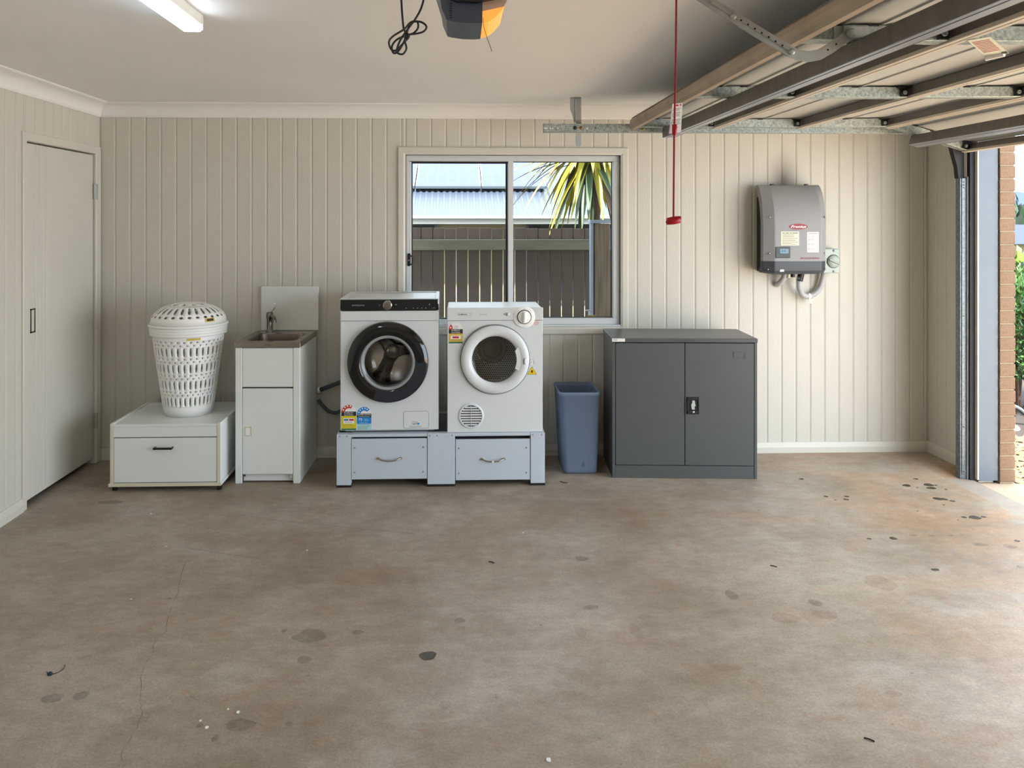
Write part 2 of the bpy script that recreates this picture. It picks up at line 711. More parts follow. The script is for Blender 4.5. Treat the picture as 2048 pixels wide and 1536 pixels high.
OX0, OX1, OZ0, OZ1 = -0.346, 1.117, 0.872, 2.04      # window opening
wb = MB('wall_paint')
ty0, ty1 = YB + 0.0046, YB + 0.13
wb.box(XL - 0.1, OX0, ty0, ty1, -0.1, CZ + 0.05)
wb.box(OX1, XR + 0.2, ty0, ty1, -0.1, CZ + 0.05)
wb.box(OX0, OX1, ty0, ty1, -0.1, OZ0)
wb.box(OX0, OX1, ty0, ty1, OZ1, CZ + 0.05)
wall_back = struct(wb.build('wall_back'), 'cream painted back wall of vertical grooved boards around the window')
BH = 2.33
bm_full = None
x = -2.38
bx = -2.38
while bx < XR - 0.001:
    x0, x1 = bx, min(bx + 0.1003, XR)
    bx += 0.1003
    segs = []
    if x1 <= OX0 or x0 >= OX1:
        segs = [(x0, x1, 0, BH)]
    else:
        if x0 < OX0:
            segs.append((x0, OX0, 0, BH))
        if x1 > OX1:
            segs.append((OX1, x1, 0, BH))
        a, b = max(x0, OX0), min(x1, OX1)
        segs += [(a, b, 0, OZ0), (a, b, OZ1, BH)]
    for a, b, z0, z1 in segs:
        if b - a < 0.02:
            continue
        if abs(b - a - 0.1003) < 1e-6 and z1 - z0 == BH:
            if bm_full is None:
                o = board_mb(b - a, BH, 'back').build('board', wall_back)
                bm_full = o.data
            else:
                o = link('board', bm_full, wall_back)
            o.location = (a, YB, z0)
        else:
            o = board_mb(b - a, z1 - z0, 'back').build('board', wall_back)
            o.location = (a, YB, z0)

# left wall with the door opening
DY0, DY1, DZ1 = 4.437, 5.280, 2.037
wl = MB('wall_paint')
wl.box(XL - 0.12, XL - 0.0046, YN, DY0, -0.1, CZ + 0.05)
wl.box(XL - 0.12, XL - 0.0046, DY1, YB + 0.12, -0.1, CZ + 0.05)
wl.box(XL - 0.12, XL - 0.0046, DY0, DY1, DZ1, CZ + 0.05)
wall_left = struct(wl.build('wall_left'), 'cream painted left wall around the flush door')
by = YB
lm_full = None
while by > YN + 0.1:
    y1, y0 = by, by - 0.1003
    by -= 0.1003
    if y0 >= DY1 or y1 <= DY0:
        segs = [(y0, y1, 0, BH)]
    else:
        segs = [(max(y0, DY0), min(y1, DY1), DZ1, BH)]
        if y0 < DY0:
            segs.append((y0, DY0, 0, BH))
        if y1 > DY1:
            segs.append((DY1, y1, 0, BH))
    for a, b, z0, z1 in segs:
        if b - a < 0.015:
            continue
        if abs(b - a - 0.1003) < 1e-6 and z1 - z0 == BH:
            if lm_full is None:
                lm_full = board_mb(b - a, BH, 'left').build('board', wall_left)
                o, lm_full = lm_full, lm_full.data
            else:
                o = link('board', lm_full, wall_left)
        else:
            o = board_mb(b - a, z1 - z0, 'left').build('board', wall_left)
        o.location = (XL, a, z0)

# right wall: stub beside the corner, header above the opening
JY = 4.806
wr = MB('wall_paint')
wr.box(XR + 0.0046, XR + 0.1, JY + 0.03, YB + 0.12, -0.1, CZ + 0.05)
wr.box(XR + 0.002, XR + 0.1, 0.1, JY + 0.03, 2.13, CZ + 0.05)
wr.box(XR + 0.002, XR + 0.1, YN, 0.1, -0.1, CZ + 0.05)
wall_right = struct(wr.build('wall_right'), 'cream right wall beside and above the garage door opening')
yy = YB
while yy > JY + 0.05:
    y0 = max(yy - 0.1003, JY + 0.032)
    o = board_mb(yy - y0, BH, 'right').build('board', wall_right)
    o.location = (XR, y0, 0)
    yy -= 0.1003
struct(MB('wall_paint').box(XL - 0.12, XR + 0.2, YN - 0.1, YN, -0.1, CZ + 0.05).build('wall_front'), 'plain cream wall behind the camera')
struct(MB('ceiling_paint').box(XL - 0.12, XR + 0.2, YN - 0.1, YB + 0.13, CZ, CZ + 0.06).build('ceiling'), 'smooth off-white plasterboard ceiling')
struct(MB('roof_metal').box(XL - 0.5, 3.50, YN - 0.5, 6.2, CZ + 0.07, CZ + 0.2).build('roof'), 'unseen roof slab added over the garage to block the sun')  # out of view, added with its edges sized to keep sun off the fence

# coved cornices
cov = [(0.0, 0.0), (0.0, -0.09), (0.006, -0.09), (0.012, -0.078)]
for i in range(1, 8):
    t = PI / 2 * i / 8
    cov.append((0.012 + 0.066 * (1 - cos(t)), -0.078 + 0.066 * sin(t)))
cov += [(0.078, -0.012), (0.09, -0.006), (0.09, 0.0)]


def cornice(name, fn, n, label):
    mb = MB('cornice_paint')
    loops = [[fn(d, h, s) for d, h in cov] for s in range(n)]
    mb.loft(loops, True, True, True, False)
    struct(mb.build(name), label)


cornice('trim_1', lambda d, h, s: ((XL + d, XR - d)[s], YB - d, CZ + h), 2, 'white coved cornice along the back wall')
cornice('trim_2', lambda d, h, s: (XL + d, (YN, YB - d)[s], CZ + h), 2, 'white coved cornice along the left wall')


def skirting(name, fn, label):
    prof = [(0.0, 0.0), (0.016, 0.0), (0.016, 0.038), (0.006, 0.07), (0.0, 0.072)]
    mb = MB('trim_paint')
    mb.loft([[fn(d, h, s) for d, h in prof] for s in (0, 1)], True, True, True, False)
    struct(mb.build(name), label)


skirting('baseboard_back', lambda d, h, s: ((XL + d, XR - d)[s], YB - d, h), 'cream skirting board along the back wall')
skirting('baseboard_left', lambda d, h, s: (XL + d, (YN, 4.405)[s], h), 'cream skirting board left of the door')
skirting('baseboard_right', lambda d, h, s: (XR - d, (4.87, YB - d)[s], h), 'cream skirting board on the short right wall')

# door in the left wall
dr = MB('trim_paint')
ax0, ax1 = XL - 0.004, XL + 0.014
dr.cb(ax0, ax1, 4.404, DY0 + 0.004, 0.0, 2.085, 0.004)
dr.cb(ax0, ax1, DY1 - 0.004, 5.346, 0.0, 2.085, 0.004)
dr.cb(ax0, ax1, DY0, DY1, DZ1 - 0.004, 2.085, 0.004)
door = struct(dr.build('door_1'), 'cream flush door with four thin vertical grooves and a recessed pull')
mb = MB('trim_paint')
mb.box(XL - 0.11, XL - 0.004, DY0, DY0 + 0.004, 0, DZ1)
mb.box(XL - 0.11, XL - 0.004, DY1 - 0.004, DY1, 0, DZ1)
mb.box(XL - 0.11, XL - 0.004, DY0, DY1, DZ1 - 0.004, DZ1)
mb.build('jamb', door)
mb = MB('door_paint')
fx = XL - 0.006
mb.box(fx - 0.035, fx - 0.004, DY0 + 0.008, DY1 - 0.008, 0.036, DZ1 - 0.012)
ys = [DY0 + 0.008, 4.568, 4.607, 4.647, 4.685, DY1 - 0.008]
for i in range(5):
    mb.cb(fx - 0.006, fx, ys[i] + (0.0025 if i else 0), ys[i + 1] - (0.0025 if i < 4 else 0), 0.036, DZ1 - 0.012, 0.002)
mb.build('door_leaf', door)
MB('dark_void').box(XL - 0.115, XL - 0.1, DY0, DY1, 0, DZ1).build('leaf_gap_shade', door)  # dark sheet across the opening, painted shade for the gaps round the leaf
mb = MB('dark_chrome')
for q in ((4.507, 4.515, 0.962, 1.098), (4.548, 4.556, 0.962, 1.098), (4.507, 4.556, 0.962, 0.970), (4.507, 4.556, 1.090, 1.098)):
    mb.box(fx, fx + 0.004, *q)
mb.m('door_paint').box(fx - 0.002, fx + 0.001, 4.515, 4.548, 0.97, 1.09)
mb.build('flush_pull', door)
for hz in (1.785, 0.28):
    mb = MB('galv_dull')
    mb.cyl((XL + 0.004, DY1 - 0.010, hz - 0.05), (XL + 0.004, DY1 - 0.010, hz + 0.05), 0.007)
    mb.cb(XL + 0.0142, XL + 0.0165, DY1 - 0.0035, DY1 + 0.016, hz - 0.05, hz + 0.05, 0.001)
    mb.build('hinge', door)

# window in the back wall
ar = MB('trim_paint')
aw = 0.052


def mitre(x0, x1, z0, z1, w, y0, y1):
    """bevelled picture-frame trim around an opening"""
    L = []
    for g, yy in ((w, YB - 0.001), (w, y0 + 0.006), (w - 0.006, y0), (0.014, y0), (0.0, y0 + 0.007), (0.0, y1)):
        L.append([(x0 - g, yy, z0 - g), (x1 + g, yy, z0 - g), (x1 + g, yy, z1 + g), (x0 - g, yy, z1 + g)])
    return L


ar.loft(mitre(OX0, OX1, OZ0, OZ1, aw, YB - 0.016, YB + 0.10), True, False, False, False)
win = struct(ar.build('window_1'), 'aluminium sliding window with cream trim looking out at a timber fence')
fy0, fy1 = YB + 0.018, YB + 0.10
fz0, fz1 = 0.885, OZ1
mb = MB('aluminium')
mb.cb(OX0 + 0.001, OX1 - 0.001, fy0, fy1, 2.000, 2.039, 0.002)
mb.cb(OX0 + 0.001, OX1 - 0.001, fy0, fy1, fz0, 0.925, 0.002)
mb.cb(OX0 + 0.001, OX0 + 0.022, fy0, fy1, 0.925, 2.000, 0.002)
mb.cb(OX1 - 0.045, OX1 - 0.001, fy0, fy1, 0.925, 2.000, 0.002)
mb.build('window_frame', win)
mb = MB('white_enamel').cb(OX0 + 0.001, OX1 - 0.001, YB - 0.008, fy1, 0.873, 0.8845, 0.002)
mb.build('sill', win)
# fixed right light + mullion
mx0, mx1 = 0.350, 0.385
MB('aluminium').cb(mx0, mx1, fy0 + 0.004, fy0 + 0.05, 0.925, 2.0, 0.003).build('mullion', win)
MB('pane_glass').box(mx1, OX1 - 0.045, fy0 + 0.06, fy0 + 0.064, 0.925, 2.0).build('pane', win)
# sliding left sash with its dark seals
sx0, sx1 = OX0 + 0.024, mx0 + 0.012
mb = MB('aluminium')
mb.cb(sx0, sx0 + 0.014, fy0 + 0.012, fy0 + 0.04, 0.927, 1.995, 0.002)
sash = mb.build('sash', win)
mb = MB('rubber')
sy = fy0 + 0.016
mb.box(sx0 + 0.014, sx0 + 0.021, sy, sy + 0.02, 0.927, 1.995)
mb.box(sx0, mx0, sy, sy + 0.02, 1.984, 1.997)
mb.box(mx0 - 0.016, mx0 - 0.002, sy, sy + 0.02, 0.927, 1.984)
mb.box(sx0, mx0, sy, sy + 0.02, 0.925, 0.932)
mb.build('seal', sash)
MB('pane_glass').box(sx0 + 0.02, mx0 - 0.01, sy + 0.006, sy + 0.010, 0.93, 1.985).build('pane', sash)
mb = MB('rubber')
mb.box(OX1 - 0.049, OX1 - 0.0445, fy0 + 0.05, fy0 + 0.07, 0.925, 2.0)
mb.box(mx1 - 0.001, mx1 + 0.004, fy0 + 0.05, fy0 + 0.07, 0.925, 2.0)
mb.box(mx1, OX1 - 0.045, fy0 + 0.05, fy0 + 0.07, 0.9245, 0.929)
mb.box(mx1, OX1 - 0.045, fy0 + 0.05, fy0 + 0.07, 1.996, 2.0005)
mb.build('seal', win)
mb = MB('black_plastic')
mb.cb(OX0 + 0.012, OX0 + 0.032, fy0 - 0.012, fy0 + 0.014, 1.285, 1.372, 0.006)
mb.tube([(OX0 + 0.03, fy0 - 0.008, 1.36), (OX0 + 0.044, fy0 - 0.012, 1.345), (OX0 + 0.046, fy0 - 0.012, 1.31), (OX0 + 0.03, fy0 - 0.008, 1.292)], 0.004, 6, 4)
mb.m('chrome').lathe([(0.0001, 0), (0.005, 0)], (OX0 + 0.022, fy0 - 0.0125, 1.325), 'Y', 10)
mb.build('latch', win)

# door jamb post, weather strip and the brick pier outside it
post = MB('post_blue')
post.cb(3.248, 3.372, JY, JY + 0.03, -0.028, 2.13, 0.003)
post.cb(3.345, 3.372, JY + 0.03, JY + 0.12, -0.028, 2.13, 0.003)
trim_post = struct(post.build('trim_3'), 'blue-grey steel jamb post at the garage door opening')
mb = MB('trim_paint').cb(3.236, 3.2475, JY - 0.004, JY + 0.03, -0.02, 2.12, 0.002)
mb.build('timber_edge', trim_post)
MB('dark_void').box(3.205, 3.235, JY + 0.02, JY + 0.05, -0.028, 2.12).build('backing_strip', trim_post)
pier = struct(MB('mortar').box(3.379, 3.468, JY - 0.005, JY + 0.75, -0.1, 2.3).build('wall_outside'), 'tan brick pier outside the garage door opening')
bricks = {}
cz = -0.03
k = 0
while cz < 2.25:
    y = JY - 0.011
    lens = [0.105, 0.225, 0.225, 0.19] if k % 2 else [0.225, 0.225, 0.225, 0.07]
    for l in lens:
        key = round(l, 3)
        if key not in bricks:
            o = MB('brick_face').cb(0, 0.100, 0, l, 0, 0.072, 0.003).build('brick', pier)
            bricks[key] = o.data
        else:
            o = link('brick', bricks[key], pier)
        o.location = (3.374 + R.uniform(-0.001, 0.001), y + R.uniform(-0.001, 0.001), cz)
        y += l + 0.010
    cz += 0.0822
    k += 1

# ground outside
mb = MB('driveway_tan').box(3.245, 9.0, YN - 3, 4.78, -0.2, -0.045)
mb.box(3.245, 3.48, 4.78, 4.84, -0.2, -0.045)
struct(mb.build('driveway'), 'tan concrete driveway outside the opening')
MB('dark_void').box(3.2255, 3.2445, YN - 1, JY - 0.02, -0.15, -0.06).build('joint_strip', bpy.data.objects['driveway'])
mb = MB('soil')
nx, ny = 24, 24
g = {}
for i in range(nx + 1):
    for j in range(ny + 1):
        X = -30 + 110 * i / nx
        Y = 4.78 + 180 * (j / ny) ** 2
        Z = -0.09 - max(0, Y - 8) * 0.07
        g[i, j] = mb.add([(X, Y, Z)])
for i in range(nx):
    for j in range(ny):
        mb.m('soil' if j < 5 else 'lawn')
        mb.face((g[i, j], g[i + 1, j], g[i + 1, j + 1], g[i, j + 1]))
struct(mb.build('ground'), 'bare ground falling away behind the garage')

# ================================================================== FURNITURE ALONG THE BACK WALL
# ---- wheeled storage box
t = thing('storage_box', 'low white wheeled storage box with cream edges under the laundry basket', 'storage box', (-1.715, 5.0, 0))
y0, y1 = 4.712, 5.285
mb = MB('white_melamine').cb(-2.016, -1.413, y0 + 0.001, y1, 0.379, 0.395, 0.002)
mb.build('top_panel', t)
for xa, xb in ((-2.034, -2.016), (-1.413, -1.395)):
    mb = MB('white_melamine').cb(xa, xb, y0 + 0.0015, y1, 0.05, 0.4, 0.001)
    mb.m('cream_edge').box(xa, xb, y0 - 0.0005, y0 + 0.0015, 0.05, 0.4)
    mb.build('side_panel', t)
MB('white_melamine').cb(-2.0155, -1.4135, y0 + 0.001, y0 + 0.018, 0.319, 0.3785, 0.002).build('front_rail', t)
mb = MB('white_melamine').cb(-2.0135, -1.4155, y0 + 0.002, y0 + 0.02, 0.053, 0.3135, 0.002)
drw = mb.build('drawer_front', t)
MB('dark_void').box(-2.0155, -1.4135, y0 + 0.03, y0 + 0.034, 0.05, 0.378).build('drawer_gap_shade', t)  # dark sheet standing in for the shade behind the drawer front
mb = MB('satin_black')
mb.cb(-1.776, -1.666, y0 - 0.030, y0 - 0.020, 0.252, 0.264, 0.002)
mb.cb(-1.776, -1.766, y0 - 0.024, y0 + 0.002, 0.252, 0.264, 0.002)
mb.cb(-1.676, -1.666, y0 - 0.024, y0 + 0.002, 0.252, 0.264, 0.002)
mb.build('handle', drw)
mb = MB('white_melamine').cb(-2.042, -1.388, y0 - 0.004, y1, 0.031, 0.049, 0.002)
mb.m('cream_edge').box(-2.042, -1.388, y0 - 0.006, y0 - 0.0035, 0.031, 0.049)
mb.build('base_board', t)
for cx, cy in ((-2.015, 4.735), (-1.405, 4.735), (-2.01, 5.25), (-1.41, 5.25)):
    mb = MB('black_plastic').cb(cx - 0.016, cx + 0.016, cy - 0.012, cy + 0.012, 0.0215, 0.0305, 0.002)
    mb.m('rubber').cyl((cx - 0.012, cy, 0.0125), (cx + 0.012, cy, 0.0125), 0.0122, n=14)
    mb.build('castor', t)

# ---- laundry basket
BX, BY, BZ = -1.674, 5.0, 0.3955
t = thing('laundry_basket', 'tall white perforated plastic laundry basket with a domed lid', 'laundry basket', (BX, BY, BZ))


def cell(mb, fn, u0, u1, v0, v1, hole, k=8):
    """one grid cell with a lens-shaped hole; fn(u, v) -> point"""
    um, vm = (u0 + u1) / 2, (v0 + v1) / 2
    O, I = [], []
    hw, hh = hole
    for i in range(k):
        a = 2 * PI * i / k
        c, s = cos(a), sin(a)
        m_ = max(abs(c), abs(s))
        O.append(fn(um + (u1 - u0) / 2 * c / m_, vm + (v1 - v0) / 2 * s / m_))
        I.append(fn(um + (u1 - u0) / 2 * hw * c, vm + (v1 - v0) / 2 * hh * s))
    a = mb.add(O)
    b = mb.add(I)
    for i in range(k):
        j = (i + 1) % k
        mb.face((a + i, a + j, b + j, b + i), False)


def body_fn(u, v):
    r = 0.142 + (0.212 - 0.142) * (v / 0.5) ** 0.95
    tt = 2 * PI * u
    rr = r + 0.0025 * cos(34 * tt) * (1 if 0.06 < v < 0.48 else 0)
    return (BX + rr * cos(tt), BY + rr * sin(tt), BZ + v)


mb = MB('white_plastic')
NC = 34
vrows = [(0.0, 0.065, None, 0)]
for q in range(4):
    b0 = 0.065 + q * 0.102
    vrows += [(b0, b0 + 0.064, (0.28, 0.86), 0), (b0 + 0.064, b0 + 0.082, (0.24, 0.6), 0.5), (b0 + 0.082, b0 + 0.102, (0.2, 0.5), 0)]
vrows += [(0.473, 0.5, None, 0)]
for v0, v1, hole, off in vrows:
    for c in range(NC):
        u0, u1 = (c + off) / NC, (c + 1 + off) / NC
        if hole:
            cell(mb, body_fn, u0, u1, v0, v1, hole)
        else:
            k = mb.add([body_fn(u0, v0), body_fn(u1, v0), body_fn(u1, v1), body_fn(u0, v1)])
            mb.face((k, k + 1, k + 2, k + 3), False)
k = mb.add([body_fn(i / NC, 0.004) for i in range(NC)])
mb.face([k + i for i in range(NC)][::-1])
solid(mb.build('basket_body', t, True), 0.0025)
mb = MB('white_plastic')
rim = [(0.210, 0.494), (0.228, 0.496), (0.2285, 0.506), (0.226, 0.510), (0.2295, 0.514), (0.230, 0.524), (0.2275, 0.528), (0.231, 0.532),
       (0.2315, 0.542), (0.226, 0.546), (0.224, 0.548)]
mb.lathe(rim, (BX, BY, BZ), 'Z', 48)
mb.build('rim', t)


def lid_fn(u, v):
    a = v * PI / 2 * 0.94
    r = 0.228 * cos(a) ** 0.9 if v < 1 else 0.0
    return (BX + r * cos(2 * PI * u), BY + r * sin(2 * PI * u), BZ + 0.565 + 0.125 * sin(a))


mb = MB('white_plastic')
mb.lathe([(0.222, 0.547), (0.236, 0.549), (0.237, 0.556), (0.232, 0.562), (0.228, 0.5651)], (BX, BY, BZ), 'Z', 48)
NL = 28
for v0, v1, hole in ((0, .2, None), (.2, .34, (0.46, 0.55)), (.34, .64, (0.44, 0.84)), (.64, .72, None), (.72, .86, (0.4, 0.6)), (.86, .97, None)):
    n = NL if v0 < 0.7 else 10
    for c in range(n):
        u0, u1 = c / n, (c + 1) / n
        if hole:
            cell(mb, lid_fn, u0, u1, v0, v1, hole)
        else:
            k = mb.add([lid_fn(u0, v0), lid_fn(u1, v0), lid_fn(u1, v1), lid_fn(u0, v1)])
            mb.face((k, k + 1, k + 2, k + 3), True)
k = mb.add([lid_fn(i / 10, .97) for i in range(10)])
mb.face([k + i for i in range(10)], True)
solid(mb.build('lid', t, True), 0.0025)


def band(mb, fn, u0, u1, v0, v1, n=6):
    for i in range(n):
        a, b = u0 + (u1 - u0) * i / n, u0 + (u1 - u0) * (i + 1) / n
        mb.quad(fn(a, v0), fn(b, v0), fn(b, v1), fn(a, v1))


def off_fn(fn, d):
    def g_(u, v):
        p = fn(u, v)
        r = math.hypot(p[0] - BX, p[1] - BY)
        s = (r + d) / r
        return (BX + (p[0] - BX) * s, BY + (p[1] - BY) * s, p[2] + d * 0.6)
    return g_


ub = lambda px: (1.5 * PI + px) / (2 * PI)
mb = MB('energy_gold')
band(mb, off_fn(body_fn, 0.004), ub(0.27), ub(0.64), 0.474, 0.487)
tag(mb.build('sticker', t), label='thin yellow sticker below the rim')
mb = MB('print_dark')
band(mb, off_fn(lid_fn, 0.003), ub(0.80), ub(1.0), 0.12, 0.19)
mb.m('energy_gold')
band(mb, off_fn(lid_fn, 0.0025), ub(0.76), ub(1.04), 0.09, 0.22)
tag(mb.build('sticker', t), label='small yellow and black sticker on the lid')

# ---- laundry tub
t = thing('laundry_tub', 'narrow white laundry tub cabinet with steel basin and white splashback', 'laundry tub', (-1.145, 4.84, 0), -0.022)
xa, xb, y0, y1 = -1.340, -0.950, 4.84, 5.325
mb = MB('white_melamine')
mb.cb(xa, xa + 0.018, y0, y1, 0.0, 0.824, 0.002)
mb.cb(xb - 0.018, xb, y0, y1, 0.0, 0.824, 0.002)
mb.box(xa + 0.018, xb - 0.018, y1 - 0.01, y1, 0.05, 0.8)
mb.box(xa + 0.018, xb - 0.018, y0 + 0.03, y1 - 0.01, 0.06, 0.075)
mb.build('cabinet_body', t)
for a, b in ((xa, xa + 0.041), (xb - 0.041, xb)):
    MB('white_melamine').cb(a, b, y0 - 0.012, y0 - 0.0005, 0.0, 0.824, 0.003).build('front_post', t)
MB('white_melamine').cb(xa + 0.043, xb - 0.043, y0 - 0.010, y0 + 0.006, 0.584, 0.822, 0.003).build('upper_panel', t)
dd = MB('white_melamine').cb(xa + 0.0435, xb - 0.0435, y0 - 0.011, y0 + 0.005, 0.056, 0.576, 0.003).build('cabinet_door', t)
MB('dark_void').box(xa + 0.03, xb - 0.03, y0 + 0.012, y0 + 0.016, 0.1, 0.823).build('inner_shadow_panel', t)
mb = MB('cream_edge')
hx0, hx1, hz0, hz1 = -1.281, -1.240, 0.288, 0.346
for q in ((hx0, hx0 + 0.006, hz0, hz1), (hx1 - 0.006, hx1, hz0, hz1), (hx0, hx1, hz0, hz0 + 0.006), (hx0, hx1, hz1 - 0.006, hz1)):
    mb.box(q[0], q[1], y0 - 0.0145, y0 - 0.0108, q[2], q[3])
mb.m('white_plastic').rect(hx0 + 0.006, hx1 - 0.006, hz0 + 0.006, hz1 - 0.006, y0 - 0.0113)
mb.build('recessed_handle', dd)
mb = MB('white_melamine').cb(xa + 0.041, xb - 0.041, y0 + 0.018, y0 + 0.03, 0.008, 0.06, 0.002)
mb.m('white_plastic').cb(xb - 0.064, xb - 0.044, y0 + 0.002, y0 + 0.018, 0.028, 0.0555, 0.003)
mb.m('black_plastic').cb(xa + 0.048, xa + 0.054, y0 + 0.012, y0 + 0.018, 0.036, 0.0555, 0.001)
mb.build('kick_board', t)
# steel top with basin
mb = MB('stainless')
N6 = 6


def loop(x0, x1, ya, yb, r, z):
    return [(px, py, z) for px, py in rrect(x0, x1, ya, yb, r, N6)]


o0, o1 = (xa - 0.004, xb + 0.004), (y0 - 0.016, y1 + 0.004)
bi = (xa + 0.052, xb - 0.042)
L = [loop(*o0, *o1, 0.004, 0.8255), loop(*o0, *o1, 0.004, 0.856), loop(o0[0] + .003, o0[1] - .003, o1[0] + .003, o1[1] - .003, 0.004, 0.859),
     loop(bi[0] - .006, bi[1] + .006, 4.872, 5.226, 0.055, 0.859), loop(bi[0], bi[1], 4.878, 5.22, 0.052, 0.852),
     loop(bi[0] + .012, bi[1] - .012, 4.89, 5.208, 0.06, 0.70), loop(bi[0] + .05, bi[1] - .05, 4.93, 5.17, 0.05, 0.665),
     loop(-1.17, -1.12, 5.02, 5.07, 0.02, 0.66)]
mb.loft(L, True, False, True, False)
mb.m('print_dark')
mb.text('CLARK', -1.142, 0.8365, 0.011, o1[0] - 0.0006, 'CENTER')
mb.build('basin', t)
MB('white_melamine').cb(-1.318, -0.936, 5.326, 5.342, 0.8605, 1.154, 0.002).build('splashback', t)
mb = MB('dark_chrome')
cx, cy = -1.243, 5.262
mb.lathe([(0.026, 0.8595), (0.026, 0.866), (0.020, 0.872), (0.0195, 0.94), (0.023, 0.955), (0.023, 0.982), (0.017, 0.99), (0.001, 0.992)], (cx, cy, 0), 'Z', 20, True)
mb.tube([(cx, cy, 0.955), (cx + 0.022, cy - 0.03, 0.962), (cx + 0.042, cy - 0.07, 0.966), (cx + 0.056, cy - 0.105, 0.955), (cx + 0.058, cy - 0.11, 0.935)], 0.0125, 12, 4)
mb.m('chrome').tube([(cx, cy, 0.985), (cx + 0.018, cy + 0.004, 1.002), (cx + 0.030, cy + 0.006, 1.022), (cx + 0.031, cy + 0.006, 1.038), (cx + 0.028, cy + 0.005, 1.048)], 0.0055, 8, 4)
mb.build('mixer_tap', t)

# ---- double appliance pedestal
t = thing('appliance_pedestal', 'white steel double pedestal with two drawers under washer and dryer', 'pedestal', (-0.093, 4.74, 0))
y0, y1 = 4.742, 5.30
for xa, xb, screws in ((-0.717, -0.632, (-0.698, -0.655)), (-0.176, -0.011, (-0.160, -0.118, -0.068, -0.026)[::1]), (0.444, 0.530, (0.458, 0.512))):
    mb = MB('pedestal_white').cb(xa, xb, y0, y0 + 0.05, 0.0125, 0.3165, 0.002)
    p = mb.build('front_post', t)
    q_ = MB('pedestal_white').cb(xa, xb, y1 - 0.05, y1, 0.0125, 0.3165, 0.002).build('rear_post', t)
    MB('rubber').box(xa, xb, y1 - 0.05, y1, 0.0, 0.0123).build('foot_pad', q_)
    mb = MB('rubber').box(xa - 0.002, xb + 0.001, y0 - 0.001, y0 + 0.05, 0.0, 0.0123)
    mb.build('foot_pad', p)
    for sx_ in (screws if len(screws) < 4 else (-0.162, -0.117, -0.027 - 0.0)):
        MB('mid_grey').lathe([(0.0047, 0.001), (0.0047, -0.0015), (0.003, -0.0025), (0.0002, -0.003)], (sx_, y0, 0.305), 'Y', 10).build('screw', p)
for xa in (-0.717, 0.5265):
    MB('pedestal_white').box(xa, xa + 0.0035, y0 + 0.05, y1 - 0.05, 0.06, 0.3165).build('side_panel', t)
for xa, xb in ((-0.632, -0.176), (-0.011, 0.444)):
    mb = MB('pedestal_white').cb(xa + 0.0005, xb - 0.0005, y0 + 0.003, y0 + 0.03, 0.2985, 0.3165, 0.002)
    mb.box(xa + 0.0005, xb - 0.0005, y0 + 0.03, y1, 0.312, 0.3165)
    mb.build('top_tray', t)
    MB('dark_void').box(xa + 0.003, xb - 0.003, y0 + 0.055, y0 + 0.06, 0.05, 0.311).build('pedestal_gap_shade', t)  # thin dark sheet that paints the shade inside the drawer gaps
for xa, xb, z0, z1, hx in ((-0.629, -0.179, 0.046, 0.288, -0.403), (-0.007, 0.4405, 0.034, 0.279, 0.216)):
    mb = MB('pedestal_white').cb(xa, xb, y0 + 0.002, y0 + 0.02, z0, z1, 0.002)
    mb.box(xa + 0.01, xb - 0.01, y0 + 0.02, y0 + 0.05, z0, z0 + 0.15)
    d_ = mb.build('drawer', t)
    for px in (xa + 0.02, xb - 0.021):
        for pz in (z0 + 0.043, z1 - 0.052):
            MB('mid_grey').lathe([(0.0055, 0.003), (0.0055, -0.0005), (0.003, -0.002), (0.0002, -0.0025)], (px, y0, pz), 'Y', 10).build('screw', d_)
    hz = (z0 + z1) / 2 + 0.001
    mb = MB('stainless')
    mb.tube([(hx - 0.068, y0 - 0.006, hz + 0.004), (hx - 0.058, y0 - 0.012, hz + 0.003), (hx - 0.035, y0 - 0.024, hz - 0.003), (hx, y0 - 0.027, hz - 0.0055),
             (hx + 0.035, y0 - 0.024, hz - 0.003), (hx + 0.058, y0 - 0.012, hz + 0.003), (hx + 0.068, y0 - 0.006, hz + 0.004)], 0.0042, 8, 4)
    for s in (-1, 1):
        mb.cb(hx + s * 0.067 - 0.009, hx + s * 0.067 + 0.009, y0 - 0.007, y0 + 0.002, hz - 0.002, hz + 0.010, 0.003)
    h_ = mb.build('handle', d_)
    if hx > 0:
        mb = MB('label_white').cb(hx - 0.006, hx + 0.006, y0 - 0.032, y0 - 0.021, hz - 0.011, hz - 0.0005, 0.001)
        mb.build('tape', d_)


def front_with_hole(mb, x0, x1, z0, z1, y, cx, cz, r, n=48):
    """flat plate facing -Y with a round hole, built as a fan of quads between the rectangle and the circle"""
    O, I = [], []
    for i in range(n):
        a = 2 * PI * i / n
        c, s = cos(a), sin(a)
        tx = ((x1 - cx) / c if c > 1e-9 else (x0 - cx) / c if c < -1e-9 else 1e9)
        tz = ((z1 - cz) / s if s > 1e-9 else (z0 - cz) / s if s < -1e-9 else 1e9)
        q = min(tx, tz)
        O.append((cx + q * c, y, cz + q * s))
        I.append((cx + r * c, y, cz + r * s))
    # snap the nearest ray to each corner
    for X in (x0, x1):
        for Z in (z0, z1):
            j = min(range(n), key=lambda i: (O[i][0] - X) ** 2 + (O[i][2] - Z) ** 2)
            O[j] = (X, y, Z)
    a, b = mb.add(O), mb.add(I)
    for i in range(n):
        j = (i + 1) % n
        mb.face((a + i, a + j, b + j, b + i), False)


